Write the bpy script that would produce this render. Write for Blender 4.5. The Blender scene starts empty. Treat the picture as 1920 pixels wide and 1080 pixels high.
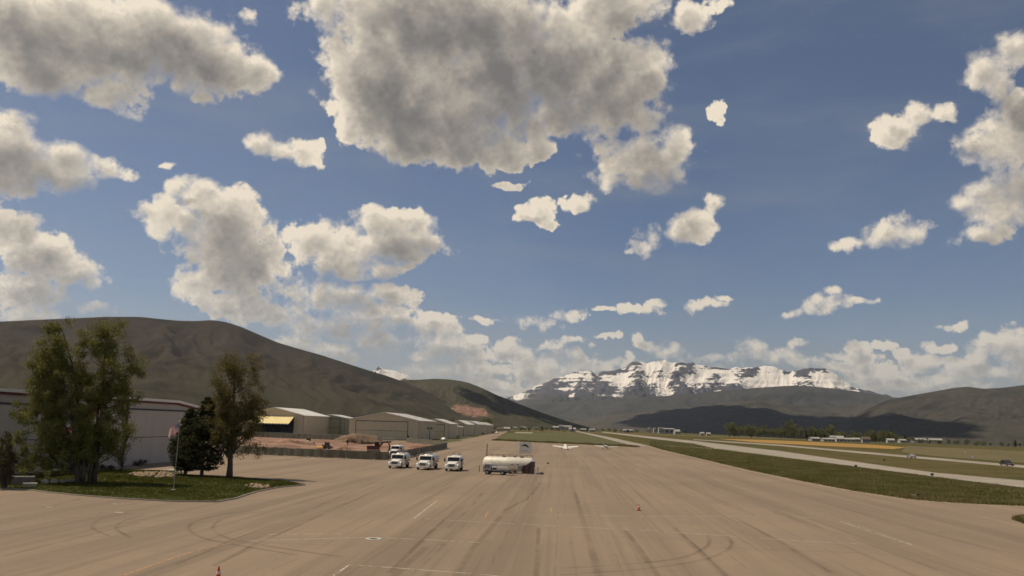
import bpy, bmesh, math, random
import numpy as np
from mathutils import Vector, Matrix

random.seed(11)
rng = np.random.default_rng(11)
R = math.radians
SC = bpy.context.scene
COL = SC.collection

# ------------------------------------------------------------------ camera
CAMH = 8.0
FPX = 1475.0                      # focal length in photo pixels (1920 wide)
PITCH, ROLL = R(9.96), R(1.5)
f_ = Vector((0, math.cos(PITCH), math.sin(PITCH)))
u_ = Vector((0, -math.sin(PITCH), math.cos(PITCH)))
r_ = Vector((1, 0, 0))
RT = r_ * math.cos(ROLL) + u_ * math.sin(ROLL)
UP = u_ * math.cos(ROLL) - r_ * math.sin(ROLL)
cam_data = bpy.data.cameras.new('camera')
cam_data.sensor_width = 36.0
cam_data.lens = FPX / 1920 * 36.0
cam_data.clip_start = 0.5
cam_data.clip_end = 120000
cam = bpy.data.objects.new('camera', cam_data)
COL.objects.link(cam)
cam.matrix_world = Matrix(((RT.x, UP.x, -f_.x, 0), (RT.y, UP.y, -f_.y, 0),
                           (RT.z, UP.z, -f_.z, CAMH), (0, 0, 0, 1)))
SC.camera = cam

def ray(x, y):
    return (f_ + RT * ((x - 960) / FPX) - UP * ((y - 540) / FPX)).normalized()

def G(x, y, z=0.0):
    """photo pixel -> point on the level z"""
    d = ray(x, y)
    t = (z - CAMH) / d.z
    return Vector((d.x * t, d.y * t, z))

def AT(x, y, dist):
    """photo pixel -> point at a horizontal distance"""
    d = ray(x, y)
    h = math.hypot(d.x, d.y)
    return Vector((d.x / h * dist, d.y / h * dist, CAMH + d.z / h * dist))

def ZAT(x, y, Y):
    """height of the point seen at pixel (x, y) standing at forward distance Y"""
    d = ray(x, y)
    return CAMH + d.z / d.y * Y

# ------------------------------------------------------------------ light
SUN_EL, SUN_AZ = R(60), R(-76)     # azimuth measured from the view direction, left negative
SUND = Vector((math.cos(SUN_EL) * math.sin(SUN_AZ), math.cos(SUN_EL) * math.cos(SUN_AZ), math.sin(SUN_EL)))
sl = bpy.data.lights.new('sun', 'SUN')
sl.energy = 4.0
sl.angle = R(0.53)
sl.color = (1.0, 0.87, 0.69)
so = bpy.data.objects.new('sun', sl)
so.rotation_euler = SUND.to_track_quat('Z', 'Y').to_euler()
so.location = (0, 0, 300)
COL.objects.link(so)

SC.view_settings.view_transform = 'Standard'
SC.view_settings.look = 'None'
SC.view_settings.exposure = 0.0
SC.view_settings.gamma = 1.0
SC.view_settings.use_curve_mapping = False
SC.render.engine = 'CYCLES'
SC.cycles.use_denoising = True
SC.cycles.use_adaptive_sampling = True
SC.cycles.adaptive_threshold = 0.02
SC.cycles.adaptive_min_samples = 12
SC.cycles.max_bounces = 6
SC.cycles.transparent_max_bounces = 16
SC.cycles.filter_width = 1.6

# ------------------------------------------------------------------ node helpers
class NT:
    """small wrapper that adds nodes in order and links sockets"""
    def __init__(s, tree):
        s.t = tree
    def n(s, typ, **kw):
        nd = s.t.nodes.new(typ)
        for k, v in kw.items():
            setattr(nd, k, v)
        return nd
    def put(s, sock, v):
        if hasattr(v, 'links'):
            s.t.links.new(v, sock)
        elif v is not None:
            sock.default_value = v
    def math(s, op, a, b=None, c=None, clamp=False):
        nd = s.n('ShaderNodeMath', operation=op, use_clamp=clamp)
        for i, v in enumerate((a, b, c)):
            if v is not None:
                s.put(nd.inputs[i], v)
        return nd.outputs[0]
    def vec(s, op, a, b=None, c=None):
        nd = s.n('ShaderNodeVectorMath', operation=op)
        for i, v in enumerate((a, b, c)):
            if v is not None:
                s.put(nd.inputs[i], v)
        return nd.outputs['Value'] if op in ('DOT_PRODUCT', 'LENGTH') else nd.outputs['Vector']
    def noise(s, vec, scale, detail=4, rough=0.55, dist=0.0, color=False, dims='3D'):
        nd = s.n('ShaderNodeTexNoise', noise_dimensions=dims)
        s.put(nd.inputs['Vector'], vec)
        nd.inputs['Scale'].default_value = scale
        nd.inputs['Detail'].default_value = detail
        nd.inputs['Roughness'].default_value = rough
        nd.inputs['Distortion'].default_value = dist
        return nd.outputs['Color' if color else 'Fac']
    def mapr(s, v, a, b, c=0.0, d=1.0, smooth=True):
        nd = s.n('ShaderNodeMapRange', interpolation_type='SMOOTHSTEP' if smooth else 'LINEAR')
        s.put(nd.inputs['Value'], v)
        for k, q in (('From Min', a), ('From Max', b), ('To Min', c), ('To Max', d)):
            s.put(nd.inputs[k], q)
        return nd.outputs['Result']
    def mix(s, fac, a, b, blend='MIX'):
        nd = s.n('ShaderNodeMix', data_type='RGBA', blend_type=blend)
        s.put(nd.inputs[0], fac)
        s.put(nd.inputs[6], a if hasattr(a, 'links') else (*a, 1))
        s.put(nd.inputs[7], b if hasattr(b, 'links') else (*b, 1))
        return nd.outputs[2]

# ------------------------------------------------------------------ sky and clouds (world)
# cumulus in the sky: photo position and half sizes of each puff, as directions
PUFFS = [
 # big cloud overhead
 (830, 40, 250, 130), (730, 130, 120, 150), (860, 200, 230, 110), (985, 120, 170, 150), (800, 265, 110, 55),
 (690, 225, 60, 55), (900, 275, 130, 38), (620, 20, 60, 50), (1180, 140, 92, 78), (1130, 200, 90, 55),
 (1150, 10, 110, 60), (1012, 278, 32, 22), (1060, 240, 40, 25), (1200, 220, 45, 35),
 # right of it
 (1205, 300, 110, 55), (1265, 275, 50, 45), (1140, 325, 48, 34), (1300, 25, 40, 34), (1340, 10, 30, 14),
 (1347, 208, 18, 24), (960, 347, 30, 11), (1010, 398, 38, 26), (1025, 420, 18, 14), (1082, 383, 32, 17),
 (1300, 430, 44, 36), (1338, 385, 24, 26), (1218, 440, 34, 30), (1196, 472, 22, 16),
 # left, upper
 (150, 70, 230, 90), (330, 80, 150, 85), (420, 130, 95, 50), (220, 185, 70, 44), (60, 130, 110, 50), (480, 150, 36, 34),
 (385, 180, 28, 14), (470, 30, 26, 16), (40, 20, 200, 60),
 # left, middle
 (10, 290, 95, 90), (110, 310, 85, 50), (190, 315, 55, 18), (320, 312, 20, 8), (495, 268, 42, 26), (572, 290, 38, 36), (530, 285, 30, 20),
 # left, lower
 (20, 430, 70, 50), (90, 480, 95, 50), (150, 510, 58, 32), (30, 545, 95, 40), (50, 590, 70, 18), (180, 578, 40, 11),
 (380, 375, 60, 40), (325, 410, 66, 42), (440, 410, 84, 55), (410, 460, 95, 55), (460, 505, 90, 55), (370, 540, 64, 36), (440, 565, 80, 40), (500, 480, 44, 32),
 # rounded cloud and what lies below it
 (735, 425, 100, 42), (640, 430, 55, 36), (580, 452, 52, 38), (700, 460, 140, 36), (650, 500, 110, 26), (800, 450, 46, 34),
 (580, 545, 72, 34), (650, 560, 110, 36), (735, 555, 62, 30), (700, 592, 110, 26), (540, 600, 60, 26), (620, 620, 90, 22), (760, 500, 26, 10),
 # right
 (1665, 435, 55, 35), (1720, 432, 30, 20), (1595, 458, 40, 15), (1665, 245, 55, 40), (1712, 215, 45, 28), (1762, 210, 24, 16),
 (1860, 140, 62, 58), (1900, 100, 50, 40), (1870, 270, 90, 62), (1925, 220, 70, 60), (1865, 385, 80, 48), (1910, 350, 60, 40), (1850, 440, 62, 20),
 # small ones towards the horizon
 (1195, 582, 52, 14), (1240, 572, 22, 10), (1322, 570, 36, 13), (1352, 558, 18, 7), (1550, 575, 52, 22), (1562, 552, 20, 14), (1486, 585, 34, 11), (1610, 568, 34, 8),
 (1010, 606, 58, 17), (1062, 590, 42, 14), (905, 605, 40, 8), (1130, 585, 18, 8), (1785, 614, 30, 8), (1135, 630, 26, 7),
 (820, 615, 46, 24), (845, 648, 74, 20), (700, 640, 66, 20), (620, 660, 50, 14), (660, 668, 24, 12), (760, 700, 70, 18), (840, 690, 54, 22), (905, 690, 44, 26),
 (960, 660, 58, 22), (985, 690, 90, 26), (1080, 675, 58, 22), (1130, 690, 80, 22), (1210, 648, 44, 18), (1255, 662, 54, 15), (920, 722, 90, 18), (1340, 670, 60, 12),
 (1410, 648, 34, 22), (1460, 664, 56, 20), (1600, 658, 34, 18), (1570, 668, 28, 10), (1690, 665, 20, 14), (1730, 680, 54, 20), (1650, 700, 80, 20), (1800, 690, 64, 22),
 (560, 640, 50, 12), (610, 700, 60, 12), (800, 668, 50, 14), (890, 640, 34, 12), (900, 662, 50, 12), (1040, 648, 40, 10), (1180, 700, 70, 14), (1300, 690, 60, 12), (1380, 668, 40, 12), (1500, 640, 26, 10),
 (1520, 682, 50, 12), (1620, 676, 40, 14), (1660, 652, 26, 12), (1760, 650, 28, 12), (1770, 712, 60, 14), (1820, 728, 60, 12), (1880, 700, 70, 20), (1640, 722, 50, 12), (940, 690, 50, 16), (1020, 712, 60, 14), (1080, 640, 40, 8),
 (700, 612, 60, 18), (480, 590, 50, 18), (560, 575, 40, 18), (1850, 655, 54, 28), (1910, 650, 60, 40), (1700, 720, 70, 16), (1560, 690, 60, 12),
]
SKY_TINT = (0.68, 0.66, 0.665)
CLOUD_DARK = (1.70, 1.60, 1.52)
CLOUD_LIT = (8.9, 7.8, 6.2)
world = bpy.data.worlds.new('World')
SC.world = world
world.use_nodes = True
wt = world.node_tree
wt.nodes.clear()

def uv_of(x, y):
    d = ray(x, y)
    return math.atan2(d.x, d.y), math.asin(d.z)

def puff_list(box=None):
    out = []
    for (x, y, a, b) in PUFFS:
        u0, v0 = uv_of(x, y)
        u1, _ = uv_of(x + a, y)
        _, v2 = uv_of(x, y - b)
        ra, rb = abs(u1 - u0) * 1.10, abs(v2 - v0) * 1.10
        if box is None or (u0 + 1.7 * ra + .03 > box[0] and u0 - 1.7 * ra - .03 < box[1] and
                           v0 + 1.7 * rb + .07 > box[2] - .05 and v0 - 1.7 * rb - .03 < box[3] + .05):
            out.append((u0, v0, 1 / ra, 1 / rb, 0.85 + 0.55 * min(1, max(0, (b - 25) / 60))))
    return out

def cloud_field(name, puffs, fine=True):
    """density of broken cumulus in a direction: listed puffs, roughened by noise"""
    grp = bpy.data.node_groups.new(name, 'ShaderNodeTree')
    grp.interface.new_socket('Vector', in_out='INPUT', socket_type='NodeSocketVector')
    grp.interface.new_socket('Field', in_out='OUTPUT', socket_type='NodeSocketFloat')
    g = NT(grp)
    gi = g.n('NodeGroupInput')
    dvec = g.vec('NORMALIZE', gi.outputs[0])
    sep = g.n('ShaderNodeSeparateXYZ')
    g.put(sep.inputs[0], dvec)
    uu = g.math('ARCTAN2', sep.outputs[0], sep.outputs[1])
    vv = g.math('ARCSINE', sep.outputs[2])
    off = g.math('MAXIMUM', g.mapr(g.math('ABSOLUTE', uu), 0.62, 0.74), g.mapr(vv, 0.56, 0.66))
    acc = g.math('MULTIPLY_ADD', g.noise(dvec, 2.6, 2, 0.5), 6.0, -3.3)
    acc = g.math('ADD', acc, g.math('MULTIPLY_ADD', off, 4.0, -4.0))
    acc = g.math('MAXIMUM', acc, -1.2)
    if puffs:
        cmb = g.n('ShaderNodeCombineXYZ')
        g.put(cmb.inputs[0], uu); g.put(cmb.inputs[1], vv)
        warp = g.vec('SUBTRACT', g.noise(dvec, 22, 4, 0.6, color=True), (0.5, 0.5, 0.5))
        pp = g.vec('MULTIPLY_ADD', warp, (0.05, 0.04, 0.0), cmb.outputs[0])
        for (u0, v0, ia, ib, am) in puffs:
            q = g.vec('MULTIPLY_ADD', pp, (ia, ib, 0), (-u0 * ia, -v0 * ib, 0))
            w = g.math('MULTIPLY_ADD', g.vec('DOT_PRODUCT', q, q), -am, am)
            acc = g.math('SMOOTH_MAX', acc, w, 0.3)
    acc = g.math('MINIMUM', acc, 1.25)
    low = g.mapr(vv, 0.06, 0.30)
    n1 = g.math('SUBTRACT', g.noise(dvec, 17, 7 if fine else 3, 0.62, 0.0), 0.5)
    fld = g.math('ADD', acc, -0.04)
    fld = g.math('MULTIPLY_ADD', n1, g.mapr(low, 0, 1, 1.5, 2.4), fld)
    if fine:
        n2 = g.math('SUBTRACT', g.noise(dvec, 75, 4, 0.66), 0.5)
        vo = g.n('ShaderNodeTexVoronoi', feature='F1')
        g.put(vo.inputs['Vector'], g.vec('MULTIPLY_ADD', n1, (0.06, 0.06, 0.06), dvec))
        vo.inputs['Scale'].default_value = 44
        vo.inputs['Detail'].default_value = 0.0
        fld = g.math('MULTIPLY_ADD', n2, g.mapr(low, 0, 1, 2.1, 1.1), fld)
        fld = g.math('MULTIPLY_ADD', g.math('SUBTRACT', 0.42, vo.outputs['Distance']), 0.7, fld)
    go = g.n('NodeGroupOutput')
    g.put(go.inputs[0], fld)
    return grp

w = NT(wt)
tc = w.n('ShaderNodeTexCoord')
D = tc.outputs['Generated']
ld = Vector((SUND.x, 0.0, SUND.z)).normalized()
sky = w.n('ShaderNodeTexSky', sky_type='NISHITA')
sky.sun_disc = False
sky.sun_elevation = SUN_EL
sky.sun_rotation = SUN_AZ
sky.altitude = 1700
sky.air_density = 1.0
sky.dust_density = 1.2
sky.ozone_density = 1.4
pl = w.vec('MULTIPLY', D, (1.0, 0.6, 4.2))
veil = w.mapr(w.noise(pl, 3.2, 5, 0.6, 0.4), 0.42, 0.8, 0.0, 0.30)
skyc = w.mix(1.0, sky.outputs[0], SKY_TINT, 'MULTIPLY')
skyv = w.mix(veil, skyc, (2.9, 3.0, 3.1))
szh = w.n('ShaderNodeSeparateXYZ')
w.put(szh.inputs[0], D)
skyv = w.mix(w.math('MULTIPLY', w.mapr(szh.outputs[2], 0.02, 0.17, 0.62, 0.0), w.mapr(w.noise(pl, 5.0, 4, 0.6), 0.3, 0.6, 0.55, 1.0)), skyv, (3.6, 3.45, 3.05))

SOFT = w.mapr(w.noise(D, 7.0, 3, 0.5), 0.36, 0.64, 0.22, 1.15)     # how gradually cloud edges thin out
sz = w.n('ShaderNodeSeparateXYZ')
w.put(sz.inputs[0], D)
FADE = w.mapr(sz.outputs[2], 0.03, 0.20, 0.66, 1.0)

def shading_group():
    """colour of cloud over sky from the densities here and towards the sun"""
    grp = bpy.data.node_groups.new('cloud_shading', 'ShaderNodeTree')
    for k in ('Here', 'Near', 'Far'):
        grp.interface.new_socket(k, in_out='INPUT', socket_type='NodeSocketFloat')
    grp.interface.new_socket('Sky', in_out='INPUT', socket_type='NodeSocketColor')
    grp.interface.new_socket('Soft', in_out='INPUT', socket_type='NodeSocketFloat')
    grp.interface.new_socket('Fade', in_out='INPUT', socket_type='NodeSocketFloat')
    grp.interface.new_socket('Shader', in_out='OUTPUT', socket_type='NodeSocketShader')
    w = NT(grp)
    gi = w.n('NodeGroupInput')
    F0, F1, F2, skyv, soft, fade = gi.outputs[:6]
    alpha = w.math('MULTIPLY', w.mapr(F0, -0.06, soft), fade)
    t0 = w.math('MAXIMUM', F0, 0.0)
    t1 = w.math('MAXIMUM', F1, 0.0)
    t2 = w.math('MAXIMUM', F2, 0.0)
    od = w.math('ADD', w.math('MULTIPLY', t1, 0.9), w.math('MULTIPLY', t2, 0.9))
    lit = w.math('EXPONENT', w.math('MULTIPLY', od, -0.82))
    thin = w.math('EXPONENT', w.math('MULTIPLY', t0, -1.7))
    L = w.math('ADD', w.math('MULTIPLY', lit, 0.74), w.math('MULTIPLY', thin, 0.26))
    L = w.mapr(L, 0.12, 0.66, smooth=False)
    ccol = w.mix(L, CLOUD_DARK, CLOUD_LIT)
    bg = w.n('ShaderNodeBackground')
    w.put(bg.inputs[0], w.mix(alpha, skyv, ccol))
    bg.inputs[1].default_value = 0.1
    go = w.n('NodeGroupOutput')
    w.put(go.inputs[0], bg.outputs[0])
    return grp
SHADE = shading_group()
SECTOR = [0]

def background(fg, fc):
    """one sector: nested group that holds the three density look-ups and the shading"""
    grp = bpy.data.node_groups.new('cloud_sector', 'ShaderNodeTree')
    grp.interface.new_socket('Vector', in_out='INPUT', socket_type='NodeSocketVector')
    grp.interface.new_socket('Sky', in_out='INPUT', socket_type='NodeSocketColor')
    grp.interface.new_socket('Soft', in_out='INPUT', socket_type='NodeSocketFloat')
    grp.interface.new_socket('Fade', in_out='INPUT', socket_type='NodeSocketFloat')
    grp.interface.new_socket('Shader', in_out='OUTPUT', socket_type='NodeSocketShader')
    q = NT(grp)
    SECTOR[0] += 1
    eps = SECTOR[0] * 2e-6            # keeps the render engine from merging look-ups of different sectors
    gi = q.n('NodeGroupInput')
    outs = []
    for k, tr in ((eps, fg), (0.012 + eps, fg), (0.050 + eps, fc)):
        nd = q.n('ShaderNodeGroup', node_tree=tr)
        q.put(nd.inputs[0], q.vec('ADD', gi.outputs[0], tuple(ld * k)))
        outs.append(nd.outputs[0])
    sh = q.n('ShaderNodeGroup', node_tree=SHADE)
    for i in range(3):
        q.put(sh.inputs[i], outs[i])
    for i in (3, 4, 5):
        q.put(sh.inputs[i], gi.outputs[i - 2])
    go = q.n('NodeGroupOutput')
    q.put(go.inputs[0], sh.outputs[0])
    nd = w.n('ShaderNodeGroup', node_tree=grp)
    w.put(nd.inputs[0], D)
    w.put(nd.inputs[1], skyv); w.put(nd.inputs[2], SOFT); w.put(nd.inputs[3], FADE)
    return nd.outputs[0]

# the sky is cut into sectors only so that each direction evaluates few puffs
sepw = w.n('ShaderNodeSeparateXYZ')
w.put(sepw.inputs[0], D)
WU = w.math('ARCTAN2', sepw.outputs[0], sepw.outputs[1])
WV = w.math('ARCSINE', sepw.outputs[2])
def choose(sock, lim, lo, hi):
    nd = w.n('ShaderNodeMixShader')
    w.put(nd.inputs[0], w.math('GREATER_THAN', sock, lim))
    w.put(nd.inputs[1], lo); w.put(nd.inputs[2], hi)
    return nd.outputs[0]
def split(us, vs):
    if len(us) == 2 and len(vs) == 2:
        pf = puff_list((us[0], us[1], vs[0], vs[1]))
        return background(cloud_field('cloud_field', pf), cloud_field('cloud_field_soft', pf, False))
    if len(us) >= len(vs):
        m = len(us) // 2
        return choose(WU, us[m], split(us[:m + 1], vs), split(us[m:], vs))
    m = len(vs) // 2
    return choose(WV, vs[m], split(us, vs[:m + 1]), split(us, vs[m:]))
inner = split([-.78, -.40, -.24, -.11, .02, .16, .34, .78], [-.05, .10, .15, .23, .37, .70])
generic = background(cloud_field('cloud_field_outside', []), cloud_field('cloud_field_outside_soft', [], False))
sh = choose(WU, -.78, generic, choose(WU, .78, choose(WV, .70, inner, generic), generic))
plain = w.n('ShaderNodeBackground')
w.put(plain.inputs[0], skyv)
plain.inputs[1].default_value = 0.1
sh = choose(WV, -0.01, plain.outputs[0], sh)
wo = w.n('ShaderNodeOutputWorld')
w.put(wo.inputs[0], sh)
world.cycles.sampling_method = 'MANUAL'
world.cycles.sample_map_resolution = 512

# ------------------------------------------------------------------ materials
MATS = {}
def mat(name, c1, c2=None, scale=1.0, rough=0.85, bump=0.0, bscale=None, detail=5, metal=0.0, lo=0.35, hi=0.65, spec=0.3,
        c3=None, scale3=0.1, stretch=None):
    """procedural surface: two or three colours mixed by noise in world metres, with fine relief"""
    if name in MATS:
        return MATS[name]
    m = bpy.data.materials.new(name)
    m.use_nodes = True
    t = m.node_tree
    t.nodes.clear()
    q = NT(t)
    geo = q.n('ShaderNodeNewGeometry')
    P = geo.outputs['Position']
    if stretch:
        P = q.vec('MULTIPLY', P, stretch)
    c2 = c2 or tuple(v * 0.86 for v in c1)
    col = q.mix(q.mapr(q.noise(P, scale, detail, 0.6), lo, hi), c1, c2)
    if c3:
        col = q.mix(q.mapr(q.noise(P, scale3, 4, 0.55), 0.42, 0.62), col, c3)
    b = q.n('ShaderNodeBsdfPrincipled')
    q.put(b.inputs['Base Color'], col)
    b.inputs['Roughness'].default_value = rough
    b.inputs['Metallic'].default_value = metal
    b.inputs['Specular IOR Level'].default_value = spec
    if bump:
        bp = q.n('ShaderNodeBump')
        bp.inputs['Strength'].default_value = bump
        bp.inputs['Distance'].default_value = 0.05
        q.put(bp.inputs['Height'], q.noise(P, bscale or scale * 6, 4, 0.6))
        q.put(b.inputs['Normal'], bp.outputs[0])
    o = q.n('ShaderNodeOutputMaterial')
    q.put(o.inputs[0], b.outputs[0])
    MATS[name] = m
    return m

def leaf_mat(name, c1, c2, scale=1.2):
    if name in MATS:
        return MATS[name]
    m = bpy.data.materials.new(name)
    m.use_nodes = True
    t = m.node_tree
    t.nodes.clear()
    q = NT(t)
    geo = q.n('ShaderNodeNewGeometry')
    col = q.mix(q.mapr(q.noise(geo.outputs['Position'], scale, 3, 0.6), 0.35, 0.65), c1, c2)
    rnd = q.mapr(geo.outputs['Random Per Island'], 0, 1, 0.72, 1.25, smooth=False)
    col = q.vec('SCALE', col)
    col.node.inputs['Scale'].default_value = 1
    q.put(col.node.inputs['Scale'], rnd)
    d = q.n('ShaderNodeBsdfDiffuse'); q.put(d.inputs[0], col)
    tr = q.n('ShaderNodeBsdfTranslucent'); q.put(tr.inputs[0], col)
    mx = q.n('ShaderNodeMixShader'); mx.inputs[0].default_value = 0.32
    q.put(mx.inputs[1], d.outputs[0]); q.put(mx.inputs[2], tr.outputs[0])
    o = q.n('ShaderNodeOutputMaterial')
    q.put(o.inputs[0], mx.outputs[0])
    MATS[name] = m
    return m

def glass_mat():
    return mat('dark_glass', (0.015, 0.017, 0.02), (0.02, 0.022, 0.025), 1, 0.12, spec=0.5)

# ------------------------------------------------------------------ mesh helpers
def link(name, me, m=None, parent=None, loc=None, rotz=0.0):
    o = bpy.data.objects.new(name, me)
    COL.objects.link(o)
    if m is not None:
        me.materials.append(m)
    if parent is not None:
        o.parent = parent
    if loc is not None:
        o.location = loc
    if rotz:
        o.rotation_euler = (0, 0, rotz)
    return o

def pyd(name, verts, faces, m=None, parent=None, loc=None, rotz=0.0, smooth=False):
    me = bpy.data.meshes.new(name)
    me.from_pydata([tuple(v) for v in verts], [], [tuple(f) for f in faces])
    if smooth:
        me.polygons.foreach_set('use_smooth', np.ones(len(me.polygons), dtype=bool))
    me.update()
    return link(name, me, m, parent, loc, rotz)

def bmo(name, bm, m=None, parent=None, loc=None, rotz=0.0, bevel=0.0, smooth=False):
    me = bpy.data.meshes.new(name)
    bmesh.ops.recalc_face_normals(bm, faces=bm.faces[:])
    bm.to_mesh(me)
    bm.free()
    if smooth:
        me.polygons.foreach_set('use_smooth', np.ones(len(me.polygons), dtype=bool))
    o = link(name, me, m, parent, loc, rotz)
    if bevel:
        bv = o.modifiers.new('bevel', 'BEVEL')
        bv.width = bevel; bv.segments = 2; bv.limit_method = 'ANGLE'
    return o

def box(bm, x0, x1, y0, y1, z0, z1):
    v = [bm.verts.new(p) for p in ((x0, y0, z0), (x1, y0, z0), (x1, y1, z0), (x0, y1, z0),
                                   (x0, y0, z1), (x1, y0, z1), (x1, y1, z1), (x0, y1, z1))]
    for f in ((0, 3, 2, 1), (4, 5, 6, 7), (0, 1, 5, 4), (1, 2, 6, 5), (2, 3, 7, 6), (3, 0, 4, 7)):
        bm.faces.new([v[i] for i in f])

def prism(bm, prof, x0, x1, axis='x', inset=0.0):
    """profile of (a, z) points extruded along an axis"""
    def P(t, p):
        return (t, p[0], p[1]) if axis == 'x' else (p[0], t, p[1])
    A = [bm.verts.new(P(x0, p)) for p in prof]
    B = [bm.verts.new(P(x1, p)) for p in prof]
    bm.faces.new(A); bm.faces.new(B[::-1])
    n = len(prof)
    for i in range(n):
        bm.faces.new((A[i], B[i], B[(i + 1) % n], A[(i + 1) % n]))

def tube(bm, a, b, r0, r1=None, n=8, caps=True):
    a, b = Vector(a), Vector(b)
    r1 = r0 if r1 is None else r1
    d = (b - a).normalized()
    s = d.orthogonal().normalized()
    t = d.cross(s)
    A, B = [], []
    for i in range(n):
        k = 2 * math.pi * i / n
        o = s * math.cos(k) + t * math.sin(k)
        A.append(bm.verts.new(a + o * r0)); B.append(bm.verts.new(b + o * r1))
    for i in range(n):
        bm.faces.new((A[i], A[(i + 1) % n], B[(i + 1) % n], B[i]))
    if caps:
        bm.faces.new(A[::-1]); bm.faces.new(B)

def loft(bm, rings, caps=True):
    """rings of equal point count joined into a skin"""
    V = [[bm.verts.new(p) for p in r] for r in rings]
    n = len(V[0])
    for a, b in zip(V, V[1:]):
        for i in range(n):
            bm.faces.new((a[i], a[(i + 1) % n], b[(i + 1) % n], b[i]))
    if caps:
        bm.faces.new(V[0][::-1]); bm.faces.new(V[-1])

def BM():
    return bmesh.new()

def empty(name, loc=(0, 0, 0), rotz=0.0):
    o = bpy.data.objects.new(name, None)
    o.empty_display_size = 0.2
    o.location = loc
    o.rotation_euler = (0, 0, rotz)
    COL.objects.link(o)
    return o

def tag(o, label=None, cat=None, group=None, kind=None):
    if label: o['label'] = label
    if cat: o['category'] = cat
    if group: o['group'] = group
    if kind: o['kind'] = kind
    return o

def copy_tree(o, parent=None):
    c = o.copy()
    COL.objects.link(c)
    if parent is not None:
        c.parent = parent
    for ch in list(o.children):
        copy_tree(ch, c)
    return c

# ------------------------------------------------------------------ numpy noise
_perm = rng.permutation(512)
_perm = np.concatenate([_perm, _perm])
_grad = rng.normal(size=(512, 2)); _grad /= np.linalg.norm(_grad, axis=1)[:, None]
def pnoise(x, y):
    xi, yi = np.floor(x).astype(int), np.floor(y).astype(int)
    xf, yf = x - xi, y - yi
    def gr(i, j):
        g = _grad[_perm[(_perm[i & 511] + j) & 511]]
        return g[..., 0] * (x - i) + g[..., 1] * (y - j)
    u = xf ** 3 * (xf * (xf * 6 - 15) + 10)
    v = yf ** 3 * (yf * (yf * 6 - 15) + 10)
    a = gr(xi, yi) * (1 - u) + gr(xi + 1, yi) * u
    b = gr(xi, yi + 1) * (1 - u) + gr(xi + 1, yi + 1) * u
    return (a * (1 - v) + b * v) * 1.5
def fbm(x, y, o=5, g=0.5):
    s, a, n = 0, 1.0, 0
    for k in range(o):
        s = s + a * pnoise(x * 2 ** k + 17.3 * k, y * 2 ** k - 9.1 * k)
        n += a; a *= g
    return s / n
def ridged(x, y, o=5, g=0.5):
    s, a, n = 0, 1.0, 0
    for k in range(o):
        s = s + a * (1 - np.abs(pnoise(x * 2 ** k + 31.7 * k, y * 2 ** k + 5.9 * k)))
        n += a; a *= g
    return s / n

# ------------------------------------------------------------------ ground
AZ = lambda x, y=805: math.atan2(ray(x, y).x, ray(x, y).y)
_az = [-math.pi, AZ(-400), AZ(900), AZ(1080), AZ(1300), AZ(1500), AZ(1920), AZ(2300), math.pi]
_dl = [0.0004, 0.0004, 0.0005, 0.0010, 0.0030, 0.0060, 0.0083, 0.0083, 0.0004]
def zground(x, y):
    """the airfield is level; beyond it the valley floor falls away to the right"""
    x, y = np.asarray(x, float), np.asarray(y, float)
    r = np.hypot(x, y)
    d = np.interp(np.arctan2(x, y), _az, _dl)
    return np.minimum(0.0, CAMH - r * d * 0.96 - 0.4)
def zg(x, y):
    return float(zground(x, y))

def hill_nodes(name, cols, scrub, scale, red=None, green=None):
    m = bpy.data.materials.new(name)
    m.use_nodes = True
    t = m.node_tree
    t.nodes.clear()
    q = NT(t)
    P = q.n('ShaderNodeNewGeometry').outputs['Position']
    sx = q.n('ShaderNodeSeparateXYZ'); q.put(sx.inputs[0], P)
    col = q.mix(q.mapr(q.noise(P, scale, 5, 0.55), 0.40, 0.60), cols[0], cols[1])
    col = q.mix(q.mapr(q.noise(P, scale * 2.7, 5, 0.6), 0.48, 0.66), col, cols[2])
    if green:
        gm = q.mapr(sx.outputs[2], green[0], green[1], 1.0, 0.0)
        gm = q.math('MULTIPLY', gm, q.mapr(q.noise(P, scale * 3, 5, 0.6), 0.36, 0.60))
        col = q.mix(gm, col, green[2])
    dots = q.mapr(q.noise(P, scrub, 3, 0.7), 0.50, 0.66)
    col = q.mix(q.math('MULTIPLY', dots, 0.65), col, cols[3])
    if red:
        ctr, rx, ry = red
        v = q.vec('MULTIPLY', q.vec('SUBTRACT', P, ctr), (1 / rx, 1 / ry, 1 / ry))
        dd = q.vec('LENGTH', v)
        nn = q.math('MULTIPLY_ADD', q.noise(P, 0.02, 5, 0.65), 1.6, q.math('MULTIPLY', dd, -1.0))
        rm = q.mapr(nn, -0.22, 0.12)
        col = q.mix(rm, col, q.mix(q.mapr(q.noise(P, 0.05, 4, 0.6), 0.45, 0.62), (0.20, 0.105, 0.072), (0.34, 0.24, 0.18)))
    b = q.n('ShaderNodeBsdfDiffuse')
    q.put(b.inputs[0], col)
    bp = q.n('ShaderNodeBump')
    bp.inputs['Strength'].default_value = 0.55
    bp.inputs['Distance'].default_value = 6.0
    q.put(bp.inputs['Height'], q.noise(P, scrub * 0.5, 5, 0.65))
    q.put(b.inputs['Normal'], bp.outputs[0])
    o = q.n('ShaderNodeOutputMaterial'); q.put(o.inputs[0], b.outputs[0])
    return m

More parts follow.
